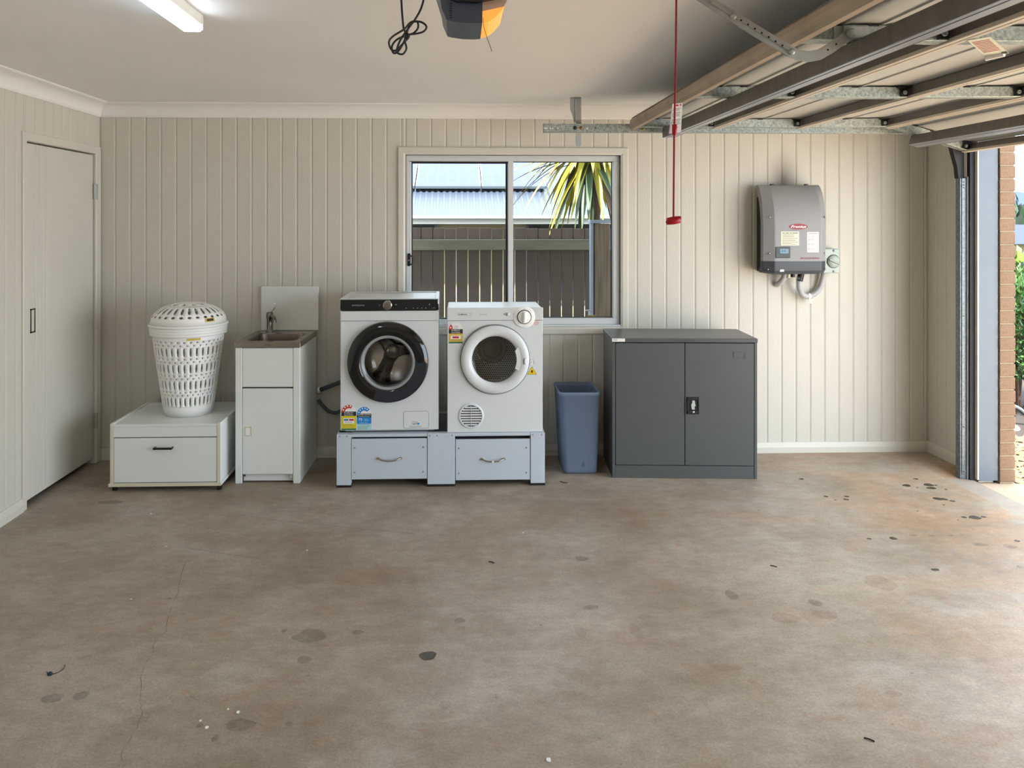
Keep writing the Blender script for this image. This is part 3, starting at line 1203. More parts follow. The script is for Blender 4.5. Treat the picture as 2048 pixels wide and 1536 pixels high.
def energy_label(mb, x0, x1, z0, z1, y, kind):
    w, h = x1 - x0, z1 - z0
    cx = (x0 + x1) / 2
    e = 0.0003
    zb = z0 + h * 0.70                      # base of the star arch
    r1 = w * 0.5
    if kind == 'washer_energy':
        zb = z0 + h * 0.715
        mb.m('label_white')
        mb.flat([(x1, zb)] + [(cx + r1 * cos(PI * i / 16), zb + r1 * 0.92 * sin(PI * i / 16)) for i in range(1, 16)] + [(x0, zb)], y - e)
        mb.m('energy_red')
        ring_flat(mb, cx, zb - 0.004, r1 * 0.55, r1, y - 2 * e, PI * 0.33, PI * 1.0, 16)
        mb.m('print_white')
        for q in (0.40, 0.57, 0.73, 0.90):
            mb.flat(star(cx + r1 * 0.77 * cos(PI * q), zb + r1 * 0.77 * sin(PI * q), r1 * 0.16), y - 3 * e)
        mb.m('print_dark').rect(x0, x1, z0 + h * 0.545, zb, y - e)
        mb.m('print_white').text('ENERGY', cx, z0 + h * 0.635, h * 0.082, y - 3 * e, 'CENTER', width=w * 0.62)
        mb.text('RATING', cx, z0 + h * 0.555, h * 0.082, y - 3 * e, 'CENTER', width=w * 0.60)
        mb.m('energy_yellow').rect(x0, x1, z0 + h * 0.055, z0 + h * 0.545, y - e)
        mb.m('label_white').rect(x0 + w * .14, x0 + w * .87, z0 + h * 0.25, z0 + h * 0.46, y - 2 * e)
        mb.m('print_teal').rect(x0 + w * .17, x0 + w * .48, z0 + h * 0.36, z0 + h * 0.43, y - 3 * e)
        mb.m('energy_crimson').rect(x0 + w * .53, x0 + w * .84, z0 + h * 0.36, z0 + h * 0.43, y - 3 * e)
        mb.m('print_grey')
        lines(mb, x0 + w * .2, x0 + w * .8, [z0 + h * q for q in (.29, .32)], h * .012, y - 3 * e)
        lines(mb, x0 + w * .1, x0 + w * .9, [z0 + h * q for q in (.09, .16, .21)], h * .012, y - 3 * e)
        mb.m('energy_green').rect(x0, x1, z0, z0 + h * 0.055, y - e)
    elif kind == 'washer_water':
        zb = z0 + h * 0.69
        mb.m('label_white')
        mb.flat([(x1, zb)] + [(cx + r1 * cos(PI * i / 16), zb + r1 * 0.92 * sin(PI * i / 16)) for i in range(1, 16)] + [(x0, zb)], y - e)
        mb.m('energy_blue')
        ring_flat(mb, cx, zb - 0.003, r1 * 0.5, r1, y - 2 * e, PI * 0.22, PI, 16)
        mb.m('print_white')
        for q in (0.30, 0.44, 0.60, 0.76, 0.91):
            mb.flat(star(cx + r1 * 0.75 * cos(PI * q), zb + r1 * 0.75 * sin(PI * q), r1 * 0.15), y - 3 * e)
        mb.m('print_dark').rect(x0, x1, z0 + h * 0.535, zb, y - e)
        mb.m('print_white').text('WATER RATING', cx, z0 + h * 0.615, h * 0.085, y - 3 * e, 'CENTER', width=w * 0.92)
        mb.m('print_silver')
        lines(mb, x0 + w * .1, x0 + w * .9, [z0 + h * .57], h * .02, y - 3 * e, 0)
        mb.m('energy_blue').rect(x0, x1, z0 + h * 0.26, z0 + h * 0.535, y - e)
        mb.m('print_white').text('73', x0 + w * .12, z0 + h * 0.385, h * 0.16, y - 3 * e, bold=0.0003)
        mb.m('energy_pale')
        lines(mb, x0 + w * .5, x0 + w * .85, [z0 + h * q for q in (.40, .45)], h * .018, y - 3 * e)
        lines(mb, x0 + w * .2, x0 + w * .8, [z0 + h * .31], h * .012, y - 3 * e)
        mb.rect(x0, x1, z0, z0 + h * 0.26, y - e)
        mb.m('print_grey')
        lines(mb, x0 + w * .08, x0 + w * .92, [z0 + h * q for q in (.04, .09, .14, .22)], h * .014, y - 3 * e)
    else:
        zb = z0 + h * 0.62
        mb.m('label_white')
        mb.flat([(x1, zb)] + [(cx + r1 * cos(PI * i / 16), zb + r1 * 0.95 * sin(PI * i / 16)) for i in range(1, 16)] + [(x0, zb)], y - e)
        mb.m('energy_red')
        mb.flat([(x0, zb - h * .02), (x0 + w * .27, zb - h * .02), (x0 + w * .28, zb + h * .10), (x0 + w * .17, zb + h * .22), (x0 + w * .04, zb + h * .1)], y - 2 * e)
        mb.m('print_white').flat(star(x0 + w * .14, zb + h * .07, w * 0.085), y - 3 * e)
        mb.m('print_grey')
        lines(mb, x0 + w * .36, x0 + w * .72, [zb + h * q for q in (.05, .12)], h * .016, y - 3 * e)
        mb.m('print_dark').rect(x0, x1, z0 + h * 0.43, zb, y - e)
        mb.m('print_white').text('ENERGY', cx, z0 + h * 0.54, h * 0.085, y - 3 * e, 'CENTER', width=w * 0.62)
        mb.text('RATING', cx, z0 + h * 0.448, h * 0.085, y - 3 * e, 'CENTER', width=w * 0.60)
        mb.m('energy_gold').rect(x0, x1, z0 + h * 0.065, z0 + h * 0.43, y - e)
        mb.m('label_white').rect(x0 + w * .13, x0 + w * .87, z0 + h * 0.19, z0 + h * 0.34, y - 2 * e)
        mb.m('energy_crimson').rect(x0 + w * .27, x0 + w * .72, z0 + h * 0.225, z0 + h * 0.305, y - 3 * e)
        mb.m('print_grey')
        lines(mb, x0 + w * .1, x0 + w * .9, [z0 + h * q for q in (.10, .14)], h * .012, y - 3 * e)
        mb.m('energy_green').rect(x0, x1, z0, z0 + h * 0.065, y - e)


# ---- washing machine
t = thing('washing_machine', 'white front-loading washing machine with a black door ring and black control strip', 'washing machine', (-0.405, 4.78, 0.3175), 0.012)
x0, x1, y0, y1, z0, z1 = -0.700, -0.110, 4.78, 5.285, 0.332, 1.118
DC = (-0.414, 0.742)
mb = MB('white_enamel')
front_with_hole(mb, x0 + 0.004, x1 - 0.004, z0, 0.988, y0, *DC, 0.20)
mb.quad((x0 + .004, y0, z0), (x0 + .004, y0, .988), (x0, y0 + .006, .988), (x0, y0 + .006, z0))
mb.quad((x1 - .004, y0, .988), (x1 - .004, y0, z0), (x1, y0 + .006, z0), (x1, y0 + .006, .988))
mb.quad((x0, y0 + .006, z0), (x0, y0 + .006, z1 - .03), (x0, y1, z1 - .03), (x0, y1, z0))
mb.quad((x1, y0 + .006, z1 - .03), (x1, y0 + .006, z0), (x1, y1, z0), (x1, y1, z1 - .03))
mb.quad((x1, y1, z0), (x0, y1, z0), (x0, y1, z1 - .03), (x1, y1, z1 - .03))
mb.quad((x0, y0, z0), (x0, y1, z0), (x1, y1, z0), (x1, y0, z0))
mb.build('body', t)
mb = MB('white_enamel').cb(x0 - 0.001, x1 + 0.001, y0 - 0.003, y0 + 0.03, 0.9895, 1.052, 0.003)
mb.build('fascia', t)
mb = MB('white_enamel')
mb.cb(x0 - 0.003, x1 + 0.002, y0 + 0.002, y1, 1.088, 1.116, 0.004)
mb.cb(x0 - 0.003, x0 + 0.028, y0 + 0.002, y1, 1.1165, 1.1225, 0.003)
mb.cb(x1 - 0.022, x1 + 0.002, y0 + 0.002, y1, 1.1165, 1.1225, 0.003)
mb.cb(x0 + 0.028, x1 - 0.022, y1 - 0.03, y1, 1.1165, 1.1225, 0.003)
mb.cb(x0 + 0.028, x1 - 0.022, y0 + 0.002, y0 + 0.02, 1.1165, 1.1225, 0.003)
mb.build('top_cover', t)
mb = MB('gloss_black')
P = [(x0 + 0.002, 1.117), (x0 + 0.002, 1.062)] + [(x0 + 0.014 - 0.012 * cos(PI / 2 * i / 4), 1.062 - 0.012 * sin(PI / 2 * i / 4)) for i in range(1, 5)]
P += [(x1 - 0.018 + 0.012 * sin(PI / 2 * i / 4), 1.062 - 0.012 * cos(PI / 2 * i / 4)) for i in range(0, 5)] + [(x1 - 0.006, 1.117)]
mb.prism(P, 'Y', y0 - 0.008, y0 + 0.004)
cp = mb.build('control_panel', t)
yp = y0 - 0.0084
mb = MB('print_silver')
mb.text('SAMSUNG', -0.630, 1.080, 0.0125, yp, width=0.075)
for i, px in enumerate((-0.305, -0.262, -0.236, -0.210, -0.186)):
    mb.rect(px - 0.003, px + 0.003, 1.0645, 1.0675, yp)
ring_flat(mb, -0.464, 1.085, 0.0035, 0.0048, yp, n=12)
mb.rect(-0.372, -0.360, 1.0855, 1.0885, yp)
mb.rect(-0.166, -0.163, 1.083, 1.093, yp)
mb.rect(-0.150, -0.126, 1.066, 1.0675, yp)
mb.build('lettering', cp)['kind'] = 'stuff'
mb = MB('stainless').lathe([(0.0285, 0.0), (0.0285, -0.018), (0.026, -0.022), (0.02, -0.0235), (0.0002, -0.022)], (-0.416, y0 - 0.008, 1.086), 'Y', 32)
mb.build('knob', t)
mb = MB('white_enamel')
mb.prism([(-0.694, 0.9935), (-0.515, 0.9935), (-0.484, 1.0475), (-0.694, 1.0475)], 'Y', y0 - 0.0065, y0 - 0.0035)
mb.build('detergent_drawer', t)
# door
mb = MB('satin_black')
mb.lathe([(0.243, -0.0005), (0.2435, -0.016), (0.240, -0.026)], (DC[0], y0, DC[1]), 'Y', 64)
mb.m('gloss_black').lathe([(0.240, -0.026), (0.232, -0.034), (0.215, -0.040), (0.190, -0.042), (0.170, -0.040), (0.163, -0.034)], (DC[0], y0, DC[1]), 'Y', 64)
d_ = mb.build('door', t)
mb = MB('mid_grey').lathe([(0.1632, -0.035), (0.158, -0.038), (0.148, -0.034), (0.143, -0.02), (0.140, 0.0)], (DC[0], y0, DC[1]), 'Y', 64)
mb.build('inner_ring', d_)
mb = MB('door_glass').lathe([(0.150, -0.033), (0.132, -0.018), (0.122, 0.03), (0.110, 0.055), (0.07, 0.07), (0.0005, 0.075)], (DC[0], y0, DC[1]), 'Y', 48)
mb.build('glass_bowl', d_)
mb = MB('grip_grey')
P = [(DC[0] + 0.232 * cos(a), DC[1] + 0.232 * sin(a)) for a in [PI * (-0.62 + 0.62 * i / 14) for i in range(15)]]
P += [(DC[0] + 0.176 * cos(a), DC[1] + 0.176 * sin(a)) for a in [PI * (0.0 - 0.62 * i / 14) for i in range(15)]]
for i in range(14):
    mb.flat([P[i], P[i + 1], P[28 - i], P[29 - i]], y0 - 0.0425)
tag(mb.build('door_grip', d_), label='grey finger grip along the lower right of the door ring')
mb = MB('drum_steel').lathe([(0.20, 0.0), (0.205, 0.02), (0.205, 0.12), (0.23, 0.125), (0.23, 0.40), (0.20, 0.43), (0.0005, 0.43)], (DC[0], y0 + 0.001, DC[1]), 'Y', 48)
dm = mb.build('drum', t)
for a0 in (0.12, 0.12 + 2 * PI / 3, 0.12 + 4 * PI / 3):
    u = Vector((cos(a0), 0, sin(a0)))
    w = Vector((-sin(a0), 0, cos(a0)))
    c = Vector((DC[0], 0, DC[1]))
    mb = MB('drum_steel')
    lp = []
    for yy in (y0 + 0.14, y0 + 0.425):
        lp.append([tuple(c + u * rr + w * ww + Vector((0, yy, 0))) for rr, ww in ((0.225, -0.05), (0.175, -0.022), (0.155, -0.006), (0.155, 0.006), (0.175, 0.022), (0.225, 0.05))])
    mb.loft(lp, False, False, False, False)
    k = mb.add(lp[0])
    mb.face([k + i for i in range(6)])
    mb.build('paddle', dm)
    # raised arm of the three-pointed star pressed into the back plate
    mb = MB('dark_chrome')
    st = []
    for rr, hw, hh in ((0.01, 0.042, 0.030), (0.07, 0.028, 0.026), (0.15, 0.034, 0.020), (0.21, 0.060, 0.010)):
        st.append([tuple(c + u * rr + w * ww + Vector((0, y0 + 0.430 - dy, 0))) for ww, dy in ((-hw - 0.012, 0.0), (-hw, hh), (hw, hh), (hw + 0.012, 0.0))])
    mb.loft(st, False, False, False, False)
    mb.build('back_arm', dm)
mb = MB('drum_steel').lathe([(0.05, 0.0), (0.046, -0.036), (0.038, -0.04), (0.0005, -0.04)], (DC[0], y0 + 0.43, DC[1]), 'Y', 24)
mb.build('hub', dm)
mb = MB('label_white')
energy_label(mb, -0.693, -0.605, 0.334, 0.489, y0 - 0.0004, 'washer_energy')
tag(mb.build('energy_label', t), label='red, yellow and green energy rating sticker')
mb = MB('label_white')
energy_label(mb, -0.601, -0.514, 0.334, 0.475, y0 - 0.0004, 'washer_water')
tag(mb.build('water_label', t), label='blue water rating sticker')
mb = MB('mid_grey')
fo = rrect(-0.322, -0.168, 0.338, 0.443, 0.014, 5)
fi = rrect(-0.3195, -0.1705, 0.3405, 0.4405, 0.012, 5)
for i in range(len(fo)):
    j = (i + 1) % len(fo)
    mb.flat([fo[i], fo[j], fi[j], fi[i]], y0 - 0.0008)
mb.m('white_enamel').flat(fi, y0 - 0.0012)
mb.m('print_dark').text('product', -0.268, 0.3745, 0.011, y0 - 0.0016, width=0.032)
mb.text('care', -0.268, 0.3635, 0.0115, y0 - 0.0016, bold=0.0003, width=0.026)
mb.m('energy_blue')
hx, hz = -0.232, 0.366
mb.flat([(hx, hz - .007), (hx + .0085, hz + .002), (hx + .006, hz + .0075), (hx, hz + .005), (hx - .006, hz + .0075), (hx - .0085, hz + .002)], y0 - 0.0016)
mb.m('print_grey')
lines(mb, -0.286, -0.206, [0.347, 0.353], 0.0018, y0 - 0.0016)
mb.build('filter_flap', t)
mb = MB('mid_grey').box(x0 + 0.03, x1 - 0.03, y0 + 0.012, y0 + 0.02, 0.3235, 0.3315)
for px in (x0 + .03, x1 - .06):
    for py in (y0 + .03, y1 - .06):
        MB('rubber').box(px, px + 0.03, py, py + 0.03, 0.3175, 0.3315).build('foot', t)
mb.build('base_strip', t)

# ---- tumble dryer
t = thing('tumble_dryer', 'small white tumble dryer with round window and a single dial', 'dryer', (0.231, 4.76, 0.3175))
x0, x1, y0, y1, z0, z1 = -0.057, 0.519, 4.762, 5.13, 0.318, 1.050
DC = (0.231, 0.757)
mb = MB('white_enamel')
front_with_hole(mb, x0 + .003, x1 - .003, z0, 0.990, y0, *DC, 0.145)
mb.quad((x0, y0 + .005, z0), (x0, y0 + .005, z1), (x0, y1, z1), (x0, y1, z0))
mb.quad((x1, y0 + .005, z1), (x1, y0 + .005, z0), (x1, y1, z0), (x1, y1, z1))
mb.quad((x0 + .003, y0, z0), (x0 + .003, y0, .99), (x0, y0 + .005, .99), (x0, y0 + .005, z0))
mb.quad((x1 - .003, y0, .99), (x1 - .003, y0, z0), (x1, y0 + .005, z0), (x1, y0 + .005, .99))
mb.quad((x1, y1, z0), (x0, y1, z0), (x0, y1, z1), (x1, y1, z1))
mb.quad((x0, y0, z0), (x0, y1, z0), (x1, y1, z0), (x1, y0, z0))
mb.build('body', t)
mb = MB('white_enamel').cb(x0, x1, y0 + 0.012, y1, 1.050, 1.066, 0.006)
mb.build('top_cover', t)
mb = MB('white_enamel').cb(x0 - 0.002, x1 + 0.002, y0 - 0.006, y0 + 0.0115, 0.992, 1.069, 0.003)
cp = mb.build('control_panel', t)
yp = y0 - 0.0065
KX, KZ = 0.407, 1.012
mb = MB('mid_grey')
fo = rrect(-0.003, 0.092, 1.0205, 1.037, 0.008, 4)
fi = rrect(-0.0022, 0.0912, 1.0213, 1.0362, 0.0072, 4)
for i in range(len(fo)):
    j = (i + 1) % len(fo)
    mb.flat([fo[i], fo[j], fi[j], fi[i]], yp)
mb.m('print_dark').text('SIMPSON', 0.021, 1.0252, 0.0095, yp, bold=0.0003, width=0.040)
mb.flat([(0.009, 1.033), (0.010, 1.028), (0.0165, 1.0245), (0.0165, 1.030)], yp)
mb.m('print_silver')
ring_flat(mb, 0.082, 1.0288, 0.005, 0.0062, yp, n=10)
mb.m('print_teal').text('Ezi Sensor', 0.136, 1.0252, 0.009, yp, width=0.046)
mb.m('print_dark').flat([(0.281, 1.029), (0.284, 1.0255), (0.289, 1.0275), (0.286, 1.0325)], yp)
ring_flat(mb, 0.344, 1.028, 0.0032, 0.0045, yp, n=10)
mb.build('lettering', cp)['kind'] = 'stuff'
mb = MB('mid_grey').cb(0.294, 0.306, y0 - 0.010, y0 - 0.006, 1.020, 1.037, 0.002)
mb.m('white_plastic').cb(0.3065, 0.322, y0 - 0.012, y0 - 0.006, 1.020, 1.037, 0.003)
mb.build('switch', cp)
mb = MB('white_plastic').lathe([(0.066, 0.004), (0.066, -0.006), (0.062, -0.0085), (0.044, -0.009)], (KX, y0, KZ), 'Y', 40)
mb.m('print_dark').lathe([(0.0435, -0.0095), (0.0385, -0.0095)], (KX, y0, KZ), 'Y', 40)
mb.m('white_plastic').lathe([(0.044, -0.009), (0.0385, -0.0092), (0.0382, -0.020), (0.036, -0.022), (0.0002, -0.022)], (KX, y0, KZ), 'Y', 40)
mb.cb(KX - 0.0085, KX + 0.0085, y0 - 0.040, y0 - 0.0215, KZ - 0.034, KZ + 0.034, 0.005)
for i in range(8):
    a = 2 * PI * i / 8 + PI / 2
    mb.m('print_grey').flat(disc(KX + 0.052 * cos(a), KZ + 0.052 * sin(a), 0.0018, 8), y0 - 0.0092)
mb.build('dial', t)
# door
mb = MB('ring_grey').lathe([(0.2105, -0.0005), (0.2105, -0.010), (0.2055, -0.012)], (DC[0], y0, DC[1]), 'Y', 64)
mb.m('white_enamel').lathe([(0.2055, -0.012), (0.2045, -0.020), (0.198, -0.027), (0.18, -0.030), (0.158, -0.028), (0.145, -0.018), (0.1395, -0.004)], (DC[0], y0, DC[1]), 'Y', 64)
d_ = mb.build('door', t)
MB('dryer_glass').lathe([(0.1395, -0.004), (0.12, 0.004), (0.06, 0.010), (0.0005, 0.011)], (DC[0], y0, DC[1]), 'Y', 48).build('door_glass', d_)
mb = MB('white_enamel')
P = [(DC[0] + 0.157 * cos(a), DC[1] + 0.157 * sin(a)) for a in [PI * (-0.14 + 0.3 * i / 10) for i in range(11)]]
Q = [(DC[0] + 0.129 * cos(a), DC[1] + 0.129 * sin(a)) for a in [PI * (0.13 - 0.26 * i / 10) for i in range(11)]]
mb.prism(P + Q, 'Y', y0 - 0.027, y0 - 0.012)
mb.cb(DC[0] + 0.172, DC[0] + 0.186, y0 - 0.034, y0 - 0.026, DC[1] - 0.026, DC[1] + 0.010, 0.003)
mb.m('dark_hole').box(DC[0] + 0.1705, DC[0] + 0.1725, y0 - 0.0335, y0 - 0.026, DC[1] - 0.026, DC[1] + 0.010)
mb.build('door_catch', d_)
mb = MB('mid_grey').lathe([(0.017, -0.0006), (0.0155, -0.002), (0.0002, -0.002)], (0.452, y0, 0.738), 'Y', 16)
mb.m('white_plastic').flat(rrect(0.443, 0.461, 0.722, 0.753, 0.007, 4), y0 - 0.0026)
mb.m('print_dark').text('?', 0.4475, 0.729, 0.02, y0 - 0.003)
mb.build('latch_plate', t)
# drum
mb = MB('dryer_drum').lathe([(0.145, 0.0), (0.15, 0.02), (0.19, 0.03), (0.20, 0.05), (0.20, 0.30), (0.19, 0.315), (0.0005, 0.315)], (DC[0], y0 + 0.001, DC[1]), 'Y', 48)
dm = mb.build('drum', t)
yb = y0 + 0.315
fc = (DC[0] - 0.004, DC[1] + 0.012)
mb = MB('filter_grey')
mb.lathe([(0.095, 0.0), (0.093, -0.012), (0.085, -0.014), (0.083, -0.008), (0.058, -0.008), (0.056, -0.016), (0.050, -0.018), (0.012, -0.014), (0.010, -0.02), (0.0005, -0.02)], (fc[0], yb, fc[1]), 'Y', 40)
mb.build('filter_cover', dm)
mb = MB('dark_hole')
for i in range(-15, 16):
    for j in range(-15, 16):
        px = DC[0] + i * 0.0135 + (0.00675 if j % 2 else 0)
        pz = DC[1] + j * 0.0118
        if math.hypot(px - DC[0], pz - DC[1]) < 0.184 and math.hypot(px - fc[0], pz - fc[1]) > 0.098:
            mb.flat(disc(px, pz, 0.0042, 6), yb - 0.0008)
o = mb.build('perforations', dm)
o['kind'] = 'stuff'
# vent, stickers
mb = MB('white_enamel').lathe([(0.077, -0.0004), (0.0765, -0.003), (0.066, -0.006), (0.0645, -0.005), (0.0645, -0.0012)], (0.0865, y0, 0.416), 'Y', 40)
mb.m('dark_hole').flat(disc(0.0865, 0.416, 0.0645, 32), y0 - 0.0008)
v_ = mb.build('vent', t)
for i in range(8):
    z = 0.416 - 0.052 + i * 0.0149
    h = math.sqrt(max(0.0, 0.0645 ** 2 - (z - 0.416) ** 2)) - 0.001
    mb = MB('white_enamel')
    mb.prism([(y0 - 0.0012, z + 0.004), (y0 - 0.006, z - 0.0035), (y0 - 0.0052, z - 0.0045), (y0 - 0.0012, z + 0.001)], 'X', 0.0865 - h, 0.0865 + h)
    mb.build('slat', v_)
MB('white_enamel').box(0.0855, 0.0875, y0 - 0.0065, y0 - 0.0012, 0.3525, 0.4795).build('vent_rib', v_)
mb = MB('label_white')
energy_label(mb, -0.048, 0.036, 0.854, 0.992, y0 - 0.0004, 'dryer')
tag(mb.build('energy_label', t), label='one-star energy rating sticker in red, gold and green')
mb = MB('hazard_yellow').flat([(0.429, 0.6655), (0.4795, 0.6655), (0.4545, 0.709)], y0 - 0.0010)
mb.m('print_dark')
tri = [(0.4260, 0.6635), (0.4825, 0.6635), (0.4545, 0.7125)]
mb.flat(tri, y0 - 0.0006)
mb.flat([(0.4545, 0.672), (0.461, 0.676), (0.459, 0.686), (0.4545, 0.6925), (0.449, 0.684), (0.4475, 0.676)], y0 - 0.0014)
mb.m('energy_red').flat([(0.4545, 0.674), (0.458, 0.677), (0.4545, 0.685), (0.451, 0.677)], y0 - 0.0018)
mb.build('hazard_sticker', t)
mb = MB('print_pink')
lines(mb, 0.465, 0.500, [0.965, 0.972, 0.979, 0.986], 0.004, y0 - 0.0006)
mb.build('warning_print', t)

# ---- drain hoses between tub and washer
t = MB('hose_grey').tube([(-0.925, 5.325, 0.462), (-0.90, 5.318, 0.468), (-0.78, 5.312, 0.512), (-0.66, 5.312, 0.548), (-0.56, 5.312, 0.56)], 0.014, 10, 6).build('drain_hose')
tag(t, 'upper dark grey drain hose running from tub side up behind washer', 'hose', 'hoses between tub and washer')
MB('white_plastic').lathe([(0.017, 0.0), (0.021, 0.003), (0.021, 0.014), (0.017, 0.02)], (-0.932, 5.325, 0.460), 'X', 16, True, True).build('collar', t)
t = MB('hose_grey').tube([(-0.925, 5.327, 0.395), (-0.905, 5.32, 0.368), (-0.855, 5.312, 0.322), (-0.80, 5.31, 0.312), (-0.755, 5.31, 0.345), (-0.715, 5.31, 0.42), (-0.65, 5.312, 0.5)], 0.0115, 10, 6).build('drain_hose')
tag(t, 'lower dark grey hose hanging in a loop between tub and washer', 'hose', 'hoses between tub and washer')

# ---- waste bin
t = thing('waste_bin', 'tall open blue-grey plastic waste bin beside the metal cabinet', 'bin', (0.775, 4.93, 0))
mb = MB('bin_blue')


def bl(e, z, sh=0.0, r=0.03):
    f_ = z / 0.515
    X0, X1 = 0.672 - 0.024 * f_ - e, 0.886 + 0.016 * f_ + e
    Y0, Y1 = 4.945 - 0.012 * f_ - e, 5.235 + 0.022 * f_ + e
    return [(px, py, z) for px, py in rrect(X0, X1, Y0, Y1, r, 5)]


L = [bl(-0.012, 0.0), bl(-0.002, 0.006), bl(0, 0.02), bl(0, 0.49), bl(0.004, 0.492), bl(0.004, 0.513), bl(0.002, 0.516), bl(-0.001, 0.515), bl(-0.002, 0.49), bl(-0.003, 0.03)]
mb.loft(L, True, True, True, True)
b_ = mb.build('bin_shell', t)
mb = MB('rubber')
for dx, w in ((-0.006, 0.002), (0.004, 0.002)):
    mb.rect(0.795 + dx, 0.795 + dx + w, 0.045, 0.075, 4.9425)
mb.build('scuff', t)

# ---- metal cabinet
t = thing('metal_cabinet', 'low dark grey steel cupboard with two doors and a black lock handle', 'cabinet', (1.406, 4.835, 0), -0.062)
cx0, cx1, y0, y1, zt = 0.962, 1.852, 4.835, 5.275, 0.866
G = 'cabinet_grey'
mb = MB(G)
mb.cb(cx0, cx0 + 0.018, y0, y1, 0, 0.84, 0.002)
mb.cb(cx1 - 0.018, cx1, y0, y1, 0, 0.84, 0.002)
mb.box(cx0 + 0.018, cx1 - 0.018, y1 - 0.006, y1, 0.0, 0.84)
mb.box(cx0 + 0.018, cx1 - 0.018, y0 + 0.03, y1 - 0.01, 0.085, 0.095)
mb.build('carcass', t)
mb = MB(G).cb(cx0 - 0.003, cx1 + 0.003, y0 - 0.004, y1 + 0.002, 0.8405, zt, 0.003)
tp = mb.build('top', t)
mb = MB(G)
vs0 = len(mb.v)
mb.text('STEELCO', 1.418, 0.8465, 0.0175, 0, 'CENTER', 0.0, 0.0004, width=0.115)
mb.xf(lambda a, b, c: (a, y0 - 0.0062, c))
o = mb.build('embossed_lettering', tp)
solid(o, 0.002, -1)
mb = MB('label_white').rect(cx0 - 0.002, cx0 + 0.078, 0.8445, 0.8645, y0 - 0.0045)
mb.m('print_grey')
lines(mb, cx0 + 0.003, cx0 + 0.035, [0.851, 0.856, 0.860], 0.0018, y0 - 0.0049)
mb.build('sticker', tp)
mb = MB(G).cb(cx0 + 0.0185, cx1 - 0.0185, y0 + 0.002, y0 + 0.016, 0.0, 0.078, 0.002)
mb.build('plinth', t)
MB('dark_hole').box(cx0 + 0.018, cx1 - 0.018, y0 + 0.022, y0 + 0.026, 0.078, 0.84).build('door_gap_shade', t)  # near-black sheet behind the doors, stands in for shade in their gaps
xm = 1.408
for a, b in ((cx0 + 0.0205, xm - 0.0015), (xm + 0.0015, cx1 - 0.0205)):
    d_ = MB(G).cb(a, b, y0 - 0.001, y0 + 0.018, 0.081, 0.8365, 0.003).build('cabinet_door', t)
    if a > 1.2:
        mb = MB(G)
        for q in ((1.705, 1.779, 0.778, 0.783), (1.705, 1.779, 0.746, 0.751), (1.705, 1.709, 0.746, 0.783), (1.775, 1.779, 0.746, 0.783)):
            mb.box(q[0], q[1], y0 - 0.003, y0 - 0.001, q[2], q[3])
        mb.build('card_holder', d_)
        lx0, lx1, lz0, lz1 = 1.420, 1.494, 0.400, 0.504
        mb = MB('black_plastic')
        for q in ((lx0, lx0 + 0.007, lz0, lz1), (lx1 - 0.007, lx1, lz0, lz1), (lx0, lx1, lz0, lz0 + 0.024), (lx0, lx1, lz1 - 0.018, lz1)):
            mb.cb(q[0], q[1], y0 - 0.010, y0 - 0.0012, q[2], q[3], 0.002)
        mb.box(lx0 + 0.003, lx1 - 0.003, y0 - 0.003, y0 - 0.0012, lz0 + 0.003, lz1 - 0.003)
        lk = mb.build('lock_handle', d_)
        mb = MB('isolator_grey').prism([(1.450, 0.428), (1.468, 0.428), (1.466, 0.446), (1.474, 0.452), (1.470, 0.462), (1.467, 0.484), (1.452, 0.484), (1.453, 0.470), (1.446, 0.458)], 'Y', y0 - 0.008, y0 - 0.0032)
        mb.build('latch_lever', lk)
        mb = MB('chrome').lathe([(0.0075, 0.0), (0.0075, -0.003), (0.0002, -0.0035)], (1.458, y0 - 0.0098, 0.413), 'Y', 14)
        mb.build('keyhole', lk)
for px, pz, dx, dz in ((1.00, 0.060, 0.010, 0.006), (1.003, 0.045, 0.006, 0.004), (1.03, 0.043, 0.010, -0.002)):
    pass

# ================================================================== WALL FITTINGS
# ---- solar inverter
t = thing('solar_inverter', 'grey wall-mounted solar inverter with a dark lower casing and small screen', 'inverter', (2.23, 5.25, 1.24))
inv_start = set(bpy.data.objects)
IX0, IX1 = 2.017, 2.449
# side profile of the cover, (y, z)
yw = 5.29
cover = [(5.152, 1.331), (5.150, 1.40), (5.150, 1.55), (5.153, 1.615), (5.162, 1.675), (5.178, 1.728), (5.202, 1.776), (5.232, 1.812), (5.262, 1.834), (yw, 1.842)]


def cross(y, z, d=0.03):
    s = min(1.0, max(0.0, (yw - y) / 0.13))
    dd = d * s
    return [(IX0, min(yw, y + 0.062), z), (IX0, min(yw, y + dd + 0.012), z), (IX0 + 0.006, min(yw, y + dd), z), (IX0 + 0.070, y, z), (IX0 + 0.078, y - 0.001 * s, z), (IX1 - 0.052, y - 0.001 * s, z), (IX1 - 0.045, y, z), (IX1 - 0.006, min(yw, y + dd), z), (IX1, min(yw, y + dd + 0.012), z), (IX1, min(yw, y + 0.062), z)]


